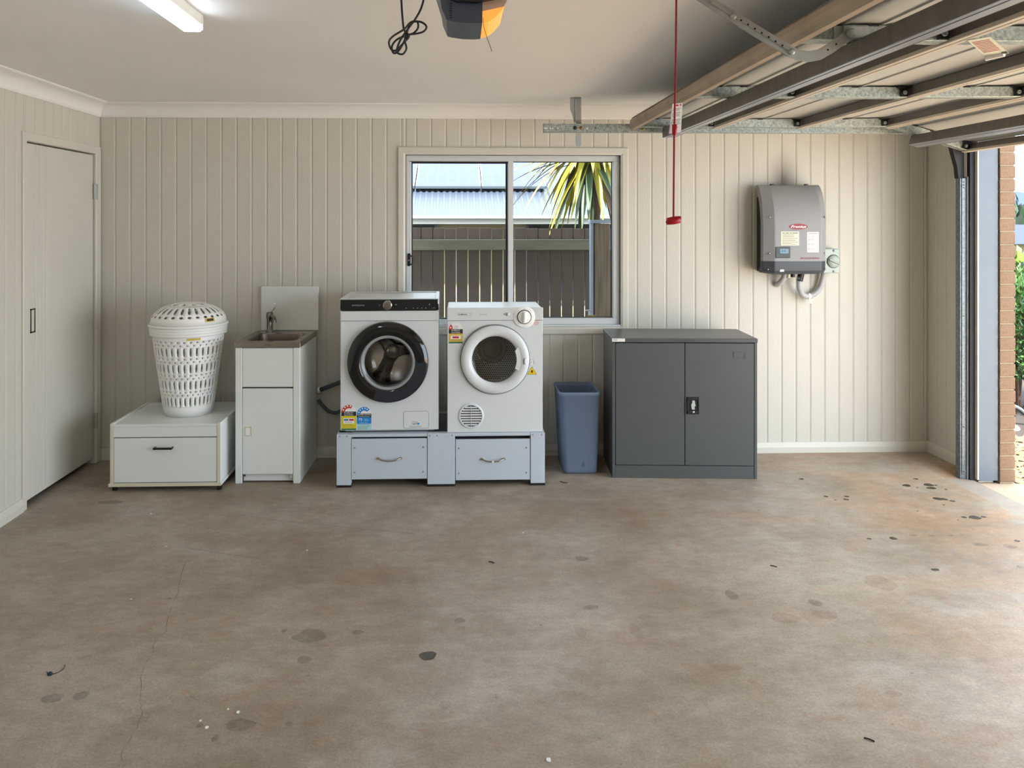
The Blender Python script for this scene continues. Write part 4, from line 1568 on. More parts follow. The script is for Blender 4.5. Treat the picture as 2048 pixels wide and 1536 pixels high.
fine_cover = []
for i in range(len(cover) - 1):
    a, b, c, d = [Vector(cover[min(max(i + q, 0), len(cover) - 1)]) for q in (-1, 0, 1, 2)]
    for q in range(4):
        h = q / 4
        fine_cover.append(tuple(0.5 * ((2 * b) + (c - a) * h + (2 * a - 5 * b + 4 * c - d) * h * h + (3 * b - a - 3 * c + d) * h ** 3)))
fine_cover.append(cover[-1])
mb = MB('inverter_grey')
mb.loft([cross(*q) for q in fine_cover], False, False, False, False)
mb.build('cover', t)
low = [(5.154, 1.3305), (5.154, 1.29), (5.156, 1.262), (5.164, 1.247), (5.18, 1.238), (5.215, 1.236), (5.24, 1.236)]
mb = MB('inverter_dark')
L = [cross(*q) for q in low]
L = [[(p[0], p[1], p[2] + (0.018 * (abs(p[0] - 2.233) / 0.216) ** 3 if i > 1 else 0)) for p in l] for i, l in enumerate(L)]
mb.loft(L, False, False, False, False)
mb.m('label_white').flat([(2.122, 1.262), (2.150, 1.262), (2.152, 1.277), (2.126, 1.277)], 5.151)
mb.build('lower_casing', t)
mb = MB('satin_black')
mb.box(2.046, 2.43, 5.215, 5.352, 1.255, 1.76)
mb.build('wall_bracket', t)
for px in (2.098, 2.33):
    MB('black_plastic').box(px, px + 0.015, 5.225, 5.255, 1.838, 1.8465).build('mounting_clip', t)
yp = 5.1485
mb = MB('logo_red').flat(disc(2.257, 1.5545, 0.064, 32, 0.0195), yp)
mb.m('print_white').text('Fronius', 2.2575, 1.546, 0.026, yp - 0.0004, 'CENTER', 0.28, 0.0006, width=0.104)
mb.build('logo_badge', t)
mb = MB('label_cream').box(2.142, 2.263, yp, 5.1495, 1.430, 1.522)
mb.m('print_grey')
for a_, b_ in ((2.150, 2.168), (2.171, 2.196), (2.199, 2.215), (2.218, 2.255)):
    mb.rect(a_, b_, 1.509, 1.515, yp - 0.0005)
lines(mb, 2.149, 2.256, [1.500, 1.493, 1.486, 1.476, 1.467, 1.460, 1.452, 1.444, 1.437], 0.0028, yp - 0.0005, 0.5)
tag(mb.build('notice', t), label='cream notice covered in small grey print')
mb = MB('label_white').box(2.317, 2.395, yp, 5.1495, 1.384, 1.5185)
mb.m('print_pink').rect(2.324, 2.388, 1.506, 1.512, yp - 0.0005)
for z in (1.469, 1.438, 1.407):
    mb.rect(2.324, 2.333, z - 0.005, z + 0.005, yp - 0.0005)
mb.m('print_grey')
for z in (1.469, 1.438, 1.407):
    lines(mb, 2.338, 2.368, [z + 0.003, z - 0.003], 0.0022, yp - 0.0005)
mb.rect(2.326, 2.334, 1.486, 1.490, yp - 0.0005)
mb.rect(2.354, 2.359, 1.487, 1.494, yp - 0.0005)
tag(mb.build('notice', t), label='tall white notice with pale red icons')
mb = MB('inverter_dark').cb(2.105, 2.203, yp - 0.004, 5.1495, 1.3465, 1.4205, 0.003)
dp = mb.build('display', t)
mb = MB('screen').rect(2.134, 2.190, 1.378, 1.408, yp - 0.0044)
mb.m('print_teal').rect(2.140, 2.153, 1.386, 1.399, yp - 0.0048).rect(2.157, 2.172, 1.386, 1.399, yp - 0.0048)
mb.build('screen', dp)
mb = MB('satin_black')
for px in (2.140, 2.153, 2.166, 2.179):
    mb.rect(px, px + 0.008, 1.358, 1.364, yp - 0.0044)
mb.build('buttons', dp)['kind'] = 'stuff'
mb = MB('logo_red').text('FRONIUS PRIMO', 2.271, 1.339, 0.017, yp, width=0.128)
mb.build('lettering', t)['kind'] = 'stuff'
for px, py, pz in ((2.057, 5.158, 1.623), (2.055, 5.158, 1.383), (2.433, 5.168, 1.623), (2.430, 5.168, 1.383), (2.048, 5.164, 1.277), (2.437, 5.172, 1.277)):
    MB('dark_chrome').lathe([(0.0058, 0.004), (0.0058, -0.003), (0.003, -0.005), (0.0002, -0.004)], (px, py, pz), 'Y', 12).build('screw', t)
mb = MB('conduit_grey').tube([(2.226, 5.29, 1.240), (2.224, 5.29, 1.215), (2.214, 5.30, 1.19), (2.200, 5.325, 1.165), (2.196, 5.352, 1.155)], 0.019, 12, 4)
mb.build('conduit_stub', t)
mb = MB('label_cream').cyl((2.245, 5.27, 1.239), (2.245, 5.27, 1.207), 0.011)
mb.build('cable_gland', t)
mb = MB('black_plastic').cyl((2.272, 5.27, 1.239), (2.272, 5.27, 1.212), 0.015)
mb.build('plug', t)

for o_ in set(bpy.data.objects) - inv_start:
    if o_.parent == t and o_.name.split('.')[0] in ('cover', 'lower_casing', 'wall_bracket', 'mounting_clip', 'screw'):
        o_.location = (0.012, 0, -0.006)

def wall_shade():  # soft shade on the wall, painted as a dark patch fading outward
    m = bpy.data.materials.new('wall_shade')
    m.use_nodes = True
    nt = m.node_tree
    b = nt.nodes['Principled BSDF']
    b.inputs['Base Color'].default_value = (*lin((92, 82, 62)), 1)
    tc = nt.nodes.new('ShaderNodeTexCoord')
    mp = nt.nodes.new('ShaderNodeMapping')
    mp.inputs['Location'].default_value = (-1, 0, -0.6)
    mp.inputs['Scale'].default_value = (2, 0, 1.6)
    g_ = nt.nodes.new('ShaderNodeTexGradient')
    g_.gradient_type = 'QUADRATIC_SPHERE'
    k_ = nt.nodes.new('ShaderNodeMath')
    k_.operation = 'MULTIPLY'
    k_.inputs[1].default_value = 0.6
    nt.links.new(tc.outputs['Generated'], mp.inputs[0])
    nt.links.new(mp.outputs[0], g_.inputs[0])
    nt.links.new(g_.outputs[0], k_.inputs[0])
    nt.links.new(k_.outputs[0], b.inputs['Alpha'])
    MATS['wall_shade'] = m


wall_shade()
MB('wall_shade').rect(2.08, 2.42, 1.70, 2.13, YB - 0.0012).build('wall_shade', wall_back)

# ---- isolator with its conduit
t = thing('isolator_switch', 'pale grey rotary isolator switch box to the right of the inverter', 'switch', (2.535, 5.33, 1.32))
mb = MB('isolator_grey').cb(2.482, 2.592, 5.268, YB - 0.001, 1.237, 1.404, 0.005)
mb.build('switch_box', t)
mb = MB('dark_void').lathe([(0.046, -0.0006), (0.042, -0.0012)], (2.551, 5.268, 1.318), 'Y', 32)
mb.m('isolator_grey').lathe([(0.042, -0.0012), (0.041, -0.008), (0.0002, -0.009)], (2.551, 5.268, 1.318), 'Y', 32)
k = len(mb.v)
mb.m('galv_dull').cb(2.513, 2.589, 5.248, 5.259, 1.312, 1.324, 0.004)


def rot_dial(a, b, c):
    q = -0.42
    dx, dz = a - 2.548, c - 1.318
    return (2.548 + dx * cos(q) - dz * sin(q), b, 1.318 + dx * sin(q) + dz * cos(q))


mb.xf(rot_dial, k)
mb.build('rotary_handle', t)
for px, pz in ((2.553, 1.391), (2.553, 1.250)):
    MB('mid_grey').lathe([(0.008, 0.001), (0.008, -0.002), (0.0002, -0.003)], (px, 5.268, pz), 'Y', 12).build('screw', t)
t = MB('conduit_grey').tube([(2.330, 5.275, 1.222), (2.322, 5.278, 1.19), (2.325, 5.285, 1.14), (2.352, 5.30, 1.093), (2.40, 5.32, 1.078), (2.45, 5.325, 1.095), (2.488, 5.325, 1.14), (2.505, 5.322, 1.20), (2.510, 5.32, 1.2355)],
                            lambda s: 0.0185 + 0.0009 * sin(s * 420), 12, 26).build('conduit')
tag(t, 'pale grey corrugated conduit looping from the inverter up to the isolator', 'conduit')
mb = MB('black_plastic').cyl((2.333, 5.275, 1.2355), (2.323, 5.279, 1.185), 0.021)
mb.build('gland', t)
mb = MB('label_white').cyl((2.395, 5.318, 1.078), (2.412, 5.322, 1.079), 0.0205, n=14)
mb.m('label_cream').rect(2.400, 2.424, 1.030, 1.060, 5.30)
mb.m('print_dark').text('-', 2.406, 1.036, 0.02, 5.2996)
mb.build('cable_tag', t)

# ================================================================== OVERHEAD GARAGE DOOR
DYF, DYB = 0.16, 4.86                        # near and far edge of the door
t = thing('garage_door', 'raised sectional garage door with beige lips and galvanised stiles overhead', 'garage door', (2.0, 2.5, 2.2))
J = [(1.080, 2.163), (1.608, 2.163), (2.142, 2.165), (2.689, 2.172), (3.192, 2.018)]
STY = [4.83, 3.667, 2.52, 1.365, 0.19]


def sec_map(p, q):
    (xa, za), (xb, zb) = p, q
    l = math.hypot(xb - xa, zb - za)
    ux, uz = (xb - xa) / l, (zb - za) / l

    def f_(u, y, w):                         # u along the section 0..l, w up from the lip underside
        return (xa + ux * u - uz * w, y, za + uz * u + ux * w)
    return f_, l


def opx(mb, f_, u0, u1, ya, yb_, w0, w1):
    k = len(mb.v)
    mb.cb(u0, u1, ya, yb_, w0, w1, 0.002)
    mb.xf(f_, k)


for si in range(4):
    f_, l = sec_map(J[si], J[si + 1])
    mb = MB('door_skin')
    # pressed skin with two shallow ribs
    pts = [(0.004, 0.062), (l * .30, 0.062), (l * .305, 0.056), (l * .325, 0.056), (l * .33, 0.062), (l * .54, 0.062), (l * .545, 0.056), (l * .565, 0.056), (l * .57, 0.062), (l - .004, 0.062)]
    lo = [[f_(u, yy, w) for u, w in pts] for yy in (DYF, DYB)]
    hi = [[f_(u, yy, w + 0.006) for u, w in pts] for yy in (DYF, DYB)]
    mb.loft(lo, False, False, False, False)
    mb.loft(hi, False, False, False, False)
    for s in (0, 1):
        a, b = mb.add(lo[s]), mb.add(hi[s])
        for i in range(len(pts) - 1):
            mb.face((a + i, a + i + 1, b + i + 1, b + i))
    sec = mb.build('section', t)
    # lips along the joints
    for e, (u0, u1) in enumerate(((0.002, 0.024), (l - 0.024, l - 0.002))):
        mb = MB('door_lip')
        if si == 0 and e == 0:
            mb = MB('door_edge')
            pr = [(0.034, 0.0), (0.012, 0.002), (0.0, 0.016), (-0.004, 0.036), (0.0, 0.056), (0.012, 0.070), (0.034, 0.070), (0.034, 0.060), (0.016, 0.058), (0.010, 0.036), (0.016, 0.012), (0.034, 0.010)]
            mb.loft([[f_(u, yy, w) for u, w in pr] for yy in (DYF, DYB + 0.03)], True, True, True, False)
        else:
            opx(mb, f_, u0, u1, DYF, DYB, 0.0, 0.014)
            mb.m('lip_web_shade')
            ub_ = (u0, u0 + 0.004) if e == 0 else (u1 - 0.004, u1)
            opx(mb, f_, ub_[0], ub_[1], DYF, DYB, 0.014, 0.0605)
        mb.build('lip', sec)
    for yy in STY:
        mb = MB('galv')
        h = 0.03
        opx(mb, f_, 0.026 if not (si == 0) else 0.04, l - 0.026, yy - h, yy - h + 0.003, 0.006, 0.054)
        opx(mb, f_, 0.026 if not (si == 0) else 0.04, l - 0.026, yy + h - 0.003, yy + h, 0.006, 0.054)
        opx(mb, f_, 0.026 if not (si == 0) else 0.04, l - 0.026, yy - h + 0.0032, yy + h - 0.0032, 0.006, 0.009)
        mb.build('stile', sec)
        mb = MB('dark_void')
        for uu in (0.12, 0.24):
            opx(mb, f_, uu, uu + 0.035, yy - h - 0.002, yy - h + 0.0, 0.050, 0.056)
        mb.build('clip', sec)
        if si > 0 or True:
            uh = l - 0.045
            if si == 3 and yy < 4:
                continue
            mb = MB('black_plastic')
            k = len(mb.v)
            y_ = yy - h - 0.012
            mb.prism([(uh - 0.018, 0.008), (uh + 0.012, 0.008), (uh + 0.018, 0.046), (uh + 0.030, 0.050), (uh + 0.030, 0.054), (uh - 0.034, 0.054), (uh - 0.034, 0.050), (uh - 0.020, 0.044)], 'Y', y_, y_ + 0.0115)
            mb.m('galv_dull')
            mb.lathe([(0.0095, 0.0), (0.0095, -0.006), (0.0065, -0.007), (0.006, -0.001), (0.0002, -0.001)], (uh - 0.002, y_ - 0.0005, 0.026), 'Y', 12)
            mb.xf(f_, k)
            mb.build('hinge', sec)
# reinforcing struts
f0, l0 = sec_map(J[0], J[1])
f3, l3 = sec_map(J[3], J[4])
for f_, u in ((f0, 0.195), (f3, 0.165)):
    mb = MB('strut_brown')
    w0 = -0.056
    opx(mb, f_, u, u + 0.004, DYF, DYB, w0, 0.0045)
    mb.m('strut_lip')
    opx(mb, f_, u + 0.0045, u + 0.0655, DYF, DYB, w0, w0 + 0.004)
    opx(mb, f_, u + 0.024, u + 0.028, DYF, DYB, w0 - 0.002, w0)
    mb.m('strut_brown')
    opx(mb, f_, u + 0.0045, u + 0.070, DYF, DYB, 0.0005, 0.0045)
    opx(mb, f_, u + 0.066, u + 0.070, DYF, DYB, w0, 0.0)
    mb.build('strut', t)
# bottom weather seal
mb = MB('rubber')
k = len(mb.v)
mb.cb(l3 + 0.001, l3 + 0.012, DYF, DYB, 0.006, 0.06, 0.003)
mb.xf(f3, k)
mb.build('weather_seal', t)
# warning tag stuck to the second section
mb = MB('label_cream')
g0 = [(1.625, 2.46, 2.158), (1.672, 2.395, 2.156), (1.735, 2.45, 2.142), (1.77, 2.49, 2.128)]
g1 = [(1.66, 2.53, 2.158), (1.70, 2.46, 2.156), (1.775, 2.52, 2.14), (1.80, 2.55, 2.128)]
A_, B_, C_, D_ = Vector((1.618, 2.45, 2.160)), Vector((1.655, 2.395, 2.160)), Vector((1.79, 2.50, 2.132)), Vector((1.755, 2.56, 2.132))


def bil(a, b, dz=0.0):
    p = (A_ * (1 - a) + D_ * a) * (1 - b) + (B_ * (1 - a) + C_ * a) * b
    return (p.x, p.y, p.z - dz)


for i in range(8):
    mb.quad(bil(i / 8, 0), bil((i + 1) / 8, 0), bil((i + 1) / 8, 1), bil(i / 8, 1))
mb.m('energy_red')
for i in range(9):
    a = 0.12 + i * 0.075
    mb.quad(bil(a, .1, .001), bil(a + .02, .1, .001), bil(a + .02, .85, .001), bil(a, .85, .001))
mb.m('print_dark').quad(bil(.86, .75, .001), bil(.97, .75, .001), bil(.97, .98, .001), bil(.86, .98, .001))
mb.m('label_white').cyl(bil(.99, 0.0), bil(.99, 0.8), 0.013, 0.009)
tag(mb.build('warning_label', t), label='curled cream warning label with red print')

# ---- door tracks at the far end
t = thing('door_track', 'galvanised steel door track along the top and corner of the back wall', 'door track', (1.9, 4.93, 2.17))
TY0, TY1 = 4.915, 4.955
mb = MB('galv')
mb.cb(0.542, 3.02, TY0, TY0 + 0.003, 2.146, 2.200, 0.001)
mb.cb(0.542, 3.02, TY0 + 0.0032, TY1, 2.146, 2.150, 0.001)
mb.cb(0.542, 3.02, TY0 + 0.0032, TY1, 2.196, 2.200, 0.001)
mb.cb(0.542, 3.02, TY1 - 0.003, TY1, 2.1502, 2.1958, 0.001)
tr = mb.build('horizontal_rail', t)
mb = MB('label_white')
for px, w, hgt in ((0.555, 0.012, 0.006), (0.584, 0.004, 0.006), (0.598, 0.004, 0.006), (0.630, 0.004, 0.005), (0.816, 0.005, 0.006)):
    mb.rect(px - w, px + w, 2.172 - hgt / 1, 2.172 + hgt / 3, TY0 - 0.0006)
mb.build('slot', tr)['kind'] = 'stuff'
for px, mm in ((0.738, 'black_plastic'), (0.776, 'brass'), (1.165, 'brass'), (0.868, 'dark_void')):
    MB(mm).lathe([(0.0115, 0.0005), (0.0115, -0.005), (0.006, -0.007), (0.0002, -0.006)] if px != 0.868 else [(0.005, 0.0), (0.004, -0.001), (0.0002, -0.001)], (px, TY0, 2.173), 'Y', 6 if px != 0.738 else 14).build('bolt', tr)
mb = MB('bracket_grey')
mb.prism([(0.752, CZ - 0.001), (0.787, CZ - 0.001), (0.787, 2.075), (0.785, 2.066), (0.757, 2.066), (0.752, 2.09)], 'Y', 4.975, 4.979)
mb.prism([(0.718, CZ - 0.001), (0.7515, CZ - 0.001), (0.7515, 2.215), (0.742, 2.215), (0.730, 2.27), (0.718, 2.30)], 'Y', 4.983, 4.986)
mb.box(0.718, 0.787, 4.975, 4.986, CZ - 0.0045, CZ - 0.0005)
mb.box(0.752, 0.787, TY1 + 0.0005, 4.9748, 2.155, 2.185)
mb.build('hanger', t)
# bent and vertical track beside the post
mb = MB('strut_brown')
arc = [(3.055, 2.205), (3.105, 2.195), (3.150, 2.165), (3.180, 2.115), (3.192, 2.05), (3.194, 1.86)]
arc2 = [(3.02, 2.150), (3.075, 2.140), (3.105, 2.10), (3.125, 2.02), (3.150, 1.93), (3.156, 1.86)]
k0 = [[(a, 4.866, b) for a, b in arc], [(a, 4.866, b) for a, b in arc2]]
mb.m('rubber')
mb.loft(k0, False, False, False, True)
mb.loft([[(a, 4.905, b) for a, b in arc], [(a, 4.905, b) for a, b in arc2]], False, False, False, True)
mb.loft([[(a, 4.866, b) for a, b in arc2], [(a, 4.905, b) for a, b in arc2]], False, False, False, True)
mb.loft([[(a, 4.866, b) for a, b in arc], [(a, 4.905, b) for a, b in arc]], False, False, False, True)
mb.build('curved_rail', t)
mb = MB('galv_track')
mb.cb(3.157, 3.164, 4.850, 4.895, -0.027, 1.86, 0.001)
mb.cb(3.1645, 3.196, 4.850, 4.853, -0.027, 1.86, 0.001)
mb.cb(3.166, 3.186, 4.846, 4.850, 0.0, 1.86, 0.004)
vr = mb.build('vertical_rail', t)
mb = MB('galv_dull').cb(3.1965, 3.203, 4.838, 4.875, -0.027, 1.87, 0.002)
mb.build('rail_angle', t)
mb = MB('dark_hole')
for pz in (1.835, 1.818, 1.80, 0.995, 0.30, 0.02):
    mb.flat(disc(3.176, pz, 0.004, 10), 4.8455)
mb.build('slot', vr)['kind'] = 'stuff'

# ---- opener, its rail, arm
t = thing('door_opener', 'dark grey garage door opener on the ceiling with a glowing amber lamp', 'door opener', (0.05, 2.5, CZ))
mb = MB('opener_dark')
pr = [(-0.085, 2.374), (-0.050, 2.262), (-0.046, 2.235), (-0.031, 2.200), (-0.018, 2.196), (0.02, 2.191), (0.055, 2.190), (0.078, 2.192), (0.078, 2.374)]
mb.prism([(a, b) for a, b in pr], 'Y', 2.405, 2.62)
mb.build('housing', t)
mb = MB('satin_black')
P = [(-0.030, 2.374), (-0.026, 2.262), (0.0, 2.252), (0.06, 2.250), (0.118, 2.262), (0.16, 2.29), (0.16, 2.374)]
mb.prism(P, 'Y', 2.385, 2.4045)
for i in range(7):
    mb.box(-0.022, -0.014, 2.4035, 2.4049, 2.205 + i * 0.007, 2.208 + i * 0.007)
mb.build('front_cover', t)
mb = MB('lamp_lens')
pr = [(0.0785, 2.192), (0.098, 2.197), (0.118, 2.210), (0.138, 2.232), (0.144, 2.243), (0.0785, 2.228)]
mb.loft([[(a, 2.410, b) for a, b in pr], [(a, 2.61, b) for a, b in pr]], True, True, True, False)
mb.m('lens_clear')
pr = [(0.0785, 2.2285), (0.144, 2.2435), (0.152, 2.258), (0.160, 2.289), (0.160, 2.374), (0.0785, 2.374)]
mb.loft([[(a, 2.410, b) for a, b in pr], [(a, 2.61, b) for a, b in pr]], True, True, True, False)
mb.build('lamp_lens', t)
MB('cord_black').tube([(0.080, 2.402, 2.206), (0.082, 2.40, 2.18), (0.092, 2.40, 2.145), (0.103, 2.40, 2.115), (0.106, 2.40, 2.104)], 0.0009, 5, 4).build('aerial_wire', t)
mb = MB('galv_dull').cb(0.165, 3.15, 2.485, 2.515, 2.318, 2.352, 0.002)
mb.cb(0.165, 0.20, 2.47, 2.53, 2.352, CZ - 0.0005, 0.001)
mb.cb(2.6, 2.64, 2.47, 2.53, 2.352, CZ - 0.0005, 0.001)
mb.build('drive_rail', t)
mb = MB('galv_dull')


def strip(mb, pts, w, ya, yb_):
    """flat bar following pts (x, z), width w in the XZ plane"""
    L0, L1 = [], []
    for i, p in enumerate(pts):
        a, b = Vector(pts[max(i - 1, 0)]), Vector(pts[min(i + 1, len(pts) - 1)])
        d = (b - a).normalized()
        n = Vector((-d.y, d.x)) * (w / 2)
        L0.append((p[0] + n.x, p[1] + n.y))
        L1.append((p[0] - n.x, p[1] - n.y))
    mb.loft([[(a[0], ya, a[1]), (a[0], yb_, a[1]), (b[0], yb_, b[1]), (b[0], ya, b[1])] for a, b in zip(L0, L1)], True, True, True, False)


strip(mb, [(0.745, 2.312), (0.845, 2.250), (0.98, 2.170), (1.065, 2.120)], 0.034, 2.465, 2.469)
strip(mb, [(0.80, 2.277), (0.845, 2.250), (0.98, 2.170), (1.065, 2.120)], 0.006, 2.459, 2.4648)
P = [(0.90, 2.2175), (0.98, 2.170), (1.050, 2.128), (1.082, 2.115), (1.115, 2.110), (1.150, 2.116), (1.185, 2.136), (1.235, 2.172), (1.262, 2.192)]
strip(mb, P, 0.034, 2.4695, 2.4735)
arm = mb.build('arm', t)
for px, pz, rr in ((0.872, 2.234, 0.010), (1.058, 2.123, 0.010), (1.250, 2.184, 0.015)):
    MB('galv_dull').lathe([(rr, 0.001), (rr, -0.006), (rr * .5, -0.008), (0.0002, -0.008)], (px, 2.4635, pz), 'Y', 14).build('bolt', arm)
mb = MB('dark_hole')
for i in range(7):
    mb.flat(disc(0.895 + i * 0.022, 2.2205 - i * 0.0131, 0.0035, 8), 2.4580)
for px, pz in ((1.178, 2.132), (1.205, 2.150)):
    mb.flat(disc(px, pz, 0.0035, 8), 2.4690)
mb.build('slot', arm)['kind'] = 'stuff'
mb = MB('galv_dull').cb(1.205, 1.32, 2.4855, 2.4895, 2.174, 2.213, 0.001)
mb.cb(1.232, 1.268, 2.474, 2.4855, 2.176, 2.210, 0.001)
mb.build('arm_bracket', t)

# ---- red release cord
t = MB('rope_red').tube([(0.698, 2.49, 2.3172), (0.696, 2.49, 2.1), (0.692, 2.49, 1.9), (0.691, 2.49, 1.85), (0.689, 2.49, 1.597)], 0.0032, 8, 3).build('release_cord')
tag(t, 'red emergency release cord hanging down with a red pull handle', 'pull cord')
mb = MB('handle_red')
mb.loft([[(0.6645 + a, 2.49 + b * .8, 1.584) for a, b in disc(0, 0, 0.0025, 10)]] + [[(x_, 2.49 + r_ * c_ * .8, 1.590 + zz + r_ * s_) for c_, s_ in [(cos(2 * PI * i / 10), sin(2 * PI * i / 10)) for i in range(10)]]
        for x_, r_, zz in ((0.667, 0.0100, -0.0035), (0.668, 0.0115, -0.003), (0.690, 0.0135, 0.0), (0.711, 0.0115, 0.003), (0.712, 0.0100, 0.0035))][0:], True, False, True, True)
mb.build('pull_handle', t)
mb = MB('handle_red').lathe([(0.002, 0.019), (0.008, 0.017), (0.0085, 0.0), (0.0075, -0.014), (0.002, -0.019)], (0.6905, 2.484, 1.877), 'Z', 10, True, True)
tag(mb.build('upper_grip', t), label='dark red toggle halfway up the cord')
mb = MB('label_white')
T0 = [(0.688, 2.481, 1.962), (0.722, 2.486, 1.966), (0.717, 2.486, 1.872), (0.676, 2.481, 1.866)]
mb.quad(*[(a, b + 0.018, c) for a, b, c in T0])


def tq(a, b):
    A, B, C, D = [Vector(q) for q in T0]
    p = (A * (1 - a) + B * a) * (1 - b) + (D * (1 - a) + C * a) * b
    return (p.x, p.y + 0.0175, p.z)


def tbar(a0, a1, b0, b1):
    mb.quad(tq(a0, b0), tq(a1, b0), tq(a1, b1), tq(a0, b1))


mb.m('energy_crimson')
tbar(.3, .62, .04, .09)
tbar(.75, .88, .03, .09)
tbar(.35, .7, .80, .82)
mb.m('print_grey')
for b in (.17, .22, .31, .36, .41, .54, .59, .64, .69):
    tbar(.1, .82 + R.uniform(-.1, .1), b, b + .018)
tag(mb.build('instruction_tag', t), label='white instruction tag with red heading')

# ---- coiled lead
pts = [(-0.174, 2.49, CZ - 0.002), (-0.174, 2.49, 2.285), (-0.170, 2.49, 2.22), (-0.165, 2.492, 2.188), (-0.150, 2.492, 2.17), (-0.165, 2.49, 2.150), (-0.19, 2.492, 2.125), (-0.206, 2.492, 2.128), (-0.213, 2.49, 2.150), (-0.20, 2.488, 2.168),
       (-0.165, 2.486, 2.190), (-0.145, 2.488, 2.212), (-0.125, 2.49, 2.215), (-0.122, 2.49, 2.195), (-0.138, 2.492, 2.178), (-0.16, 2.494, 2.173), (-0.19, 2.496, 2.158), (-0.204, 2.497, 2.138), (-0.20, 2.497, 2.118), (-0.185, 2.496, 2.122),
       (-0.165, 2.494, 2.155), (-0.150, 2.492, 2.20), (-0.135, 2.488, 2.214), (-0.11, 2.486, 2.212), (-0.095, 2.486, 2.198), (-0.105, 2.487, 2.183), (-0.13, 2.488, 2.176), (-0.155, 2.488, 2.172), (-0.163, 2.488, 2.155), (-0.158, 2.488, 2.13),
       (-0.17, 2.488, 2.112), (-0.188, 2.489, 2.12), (-0.178, 2.49, 2.155), (-0.155, 2.492, 2.19), (-0.130, 2.494, 2.225), (-0.112, 2.496, 2.26), (-0.103, 2.496, 2.30), (-0.10, 2.496, CZ - 0.002)]
t = MB('cord_black').tube(pts, 0.0033, 8, 6).build('power_cord')
tag(t, 'black power cord bundled in loops hanging beside the opener', 'cord')
mb = MB('black_plastic').cb(-0.166, -0.150, 2.480, 2.502, 2.160, 2.176, 0.003)
tag(mb.build('cable_tie', t), label='cable tie round the loops')

# ---- ceiling batten lamp
t = thing('batten_lamp', 'long white fluorescent batten lamp glowing on the ceiling', 'ceiling lamp', (-1.003, 2.43, CZ))
mb = MB('batten_body').cb(-1.040, -0.966, 1.52, 3.035, CZ - 0.045, CZ - 0.0005, 0.003)
mb.m('batten_body').cb(-1.042, -0.964, 3.036, 3.044, CZ - 0.062, CZ - 0.0005, 0.002)
mb.build('housing', t)
mb = MB('batten_diffuser')
pr = [(-1.040, CZ - 0.0455), (-0.966, CZ - 0.0455), (-0.966, CZ - 0.058), (-0.974, CZ - 0.068), (-1.032, CZ - 0.068), (-1.040, CZ - 0.058)]
mb.prism(pr, 'Y', 1.53, 3.0355)
mb.build('diffuser', t)

# ================================================================== FLOOR MARKS AND LITTER
f = 1580.0
sa, ca = sin(0.0351), cos(0.0351)


def fl_pt(px, py, z=0.0):
    """floor position of a mark measured in the 2048 x 1536 photograph"""
    u, v = (px - 969) / f, (444 - py) / f
    k_ = (z - 1.585) / v
    return ((sa + ca * u) * k_, (ca - sa * u) * k_)


def mark(px, py, w, h, m_, name='stain'):
    X, Y = fl_pt(px, py)
    rx = abs(fl_pt(px + w / 2, py)[0] - X)
    ry = abs(fl_pt(px, py + h / 2)[1] - Y)
    if X + rx > 3.0:
        return
    mb = MB(m_)
    ph = R.uniform(0, 6)
    n = 18
    k = mb.add([(X + rx * cos(2 * PI * i / n) * (1 + .12 * sin(3 * 2 * PI * i / n + ph) + R.uniform(-.06, .06)),
                 Y + ry * sin(2 * PI * i / n) * (1 + .12 * cos(2 * 2 * PI * i / n + ph) + R.uniform(-.06, .06)), 0.0007 + R.uniform(0, 0.0004)) for i in range(n)])
    mb.face([k + i for i in range(n)])
    mb.build(name, fl)


for q in ((385, 292, 38, 12), (1240, 292, 40, 12), (1170, 341, 62, 20), (1335, 336, 76, 20), (1357, 360, 74, 18), (1390, 339, 22, 8), (1250, 357, 15, 6), (1466, 370, 22, 8),
          (567, 423, 35, 12), (722, 423, 38, 12), (717, 445, 42, 14), (637, 448, 18, 7), (1405, 440, 70, 24), (1455, 443, 40, 16), (1512, 457, 42, 14), (1448, 485, 20, 7), (1252, 533, 16, 6),
          (1600, 578, 42, 14), (1680, 580, 88, 28), (1745, 575, 40, 12), (1555, 601, 12, 6), (890, 739, 36, 12), (1070, 735, 54, 20), (1995, 754, 44, 14), (1385, 970, 60, 22)):
    mark(1500 + q[0] * .2676, 880 + q[1] * .2676, q[2] * .2676, q[3] * .2676, 'stain_dark')
for q in ((1227, 714, 46, 12), (1357, 716, 44, 14), (1500, 714, 44, 12), (1580, 713, 38, 10), (1720, 783, 110, 24), (1940, 797, 100, 30), (2020, 950, 60, 20), (61, 530, 22, 6)):
    mark(1500 + q[0] * .2676, 880 + q[1] * .2676, q[2] * .2676, q[3] * .2676, 'stain_faint')
mark(856, 1312, 33, 20, 'stain_dark')
for q in ((620, 1272, 66, 26), (715, 1265, 24, 10), (920, 1241, 22, 10), (105, 1397, 42, 20), (162, 1392, 30, 18), (430, 1477, 14, 14), (569, 1262, 11, 8), (608, 1320, 30, 16), (400, 1451, 14, 8), (480, 1450, 60, 26), (220, 1005, 50, 8),
          (1630, 1206, 26, 14), (1463, 1190, 24, 18), (1183, 1215, 30, 10), (1163, 1117, 26, 10), (577, 1449, 16, 10)):
    mark(*q, 'stain_faint')
for q in ((1455, 1335, 60, 16), (1160, 1262, 24, 28), (1272, 1262, 26, 28), (1570, 1236, 60, 20), (890, 1410, 22, 20), (1650, 1230, 50, 20), (1760, 1165, 60, 30), (135, 1210, 28, 10), (170, 1316, 32, 10), (1740, 1285, 12, 8), (1290, 1234, 30, 10), (1140, 1388, 46, 12), (1785, 1388, 40, 12)):
    mark(*q, 'stain_rust')
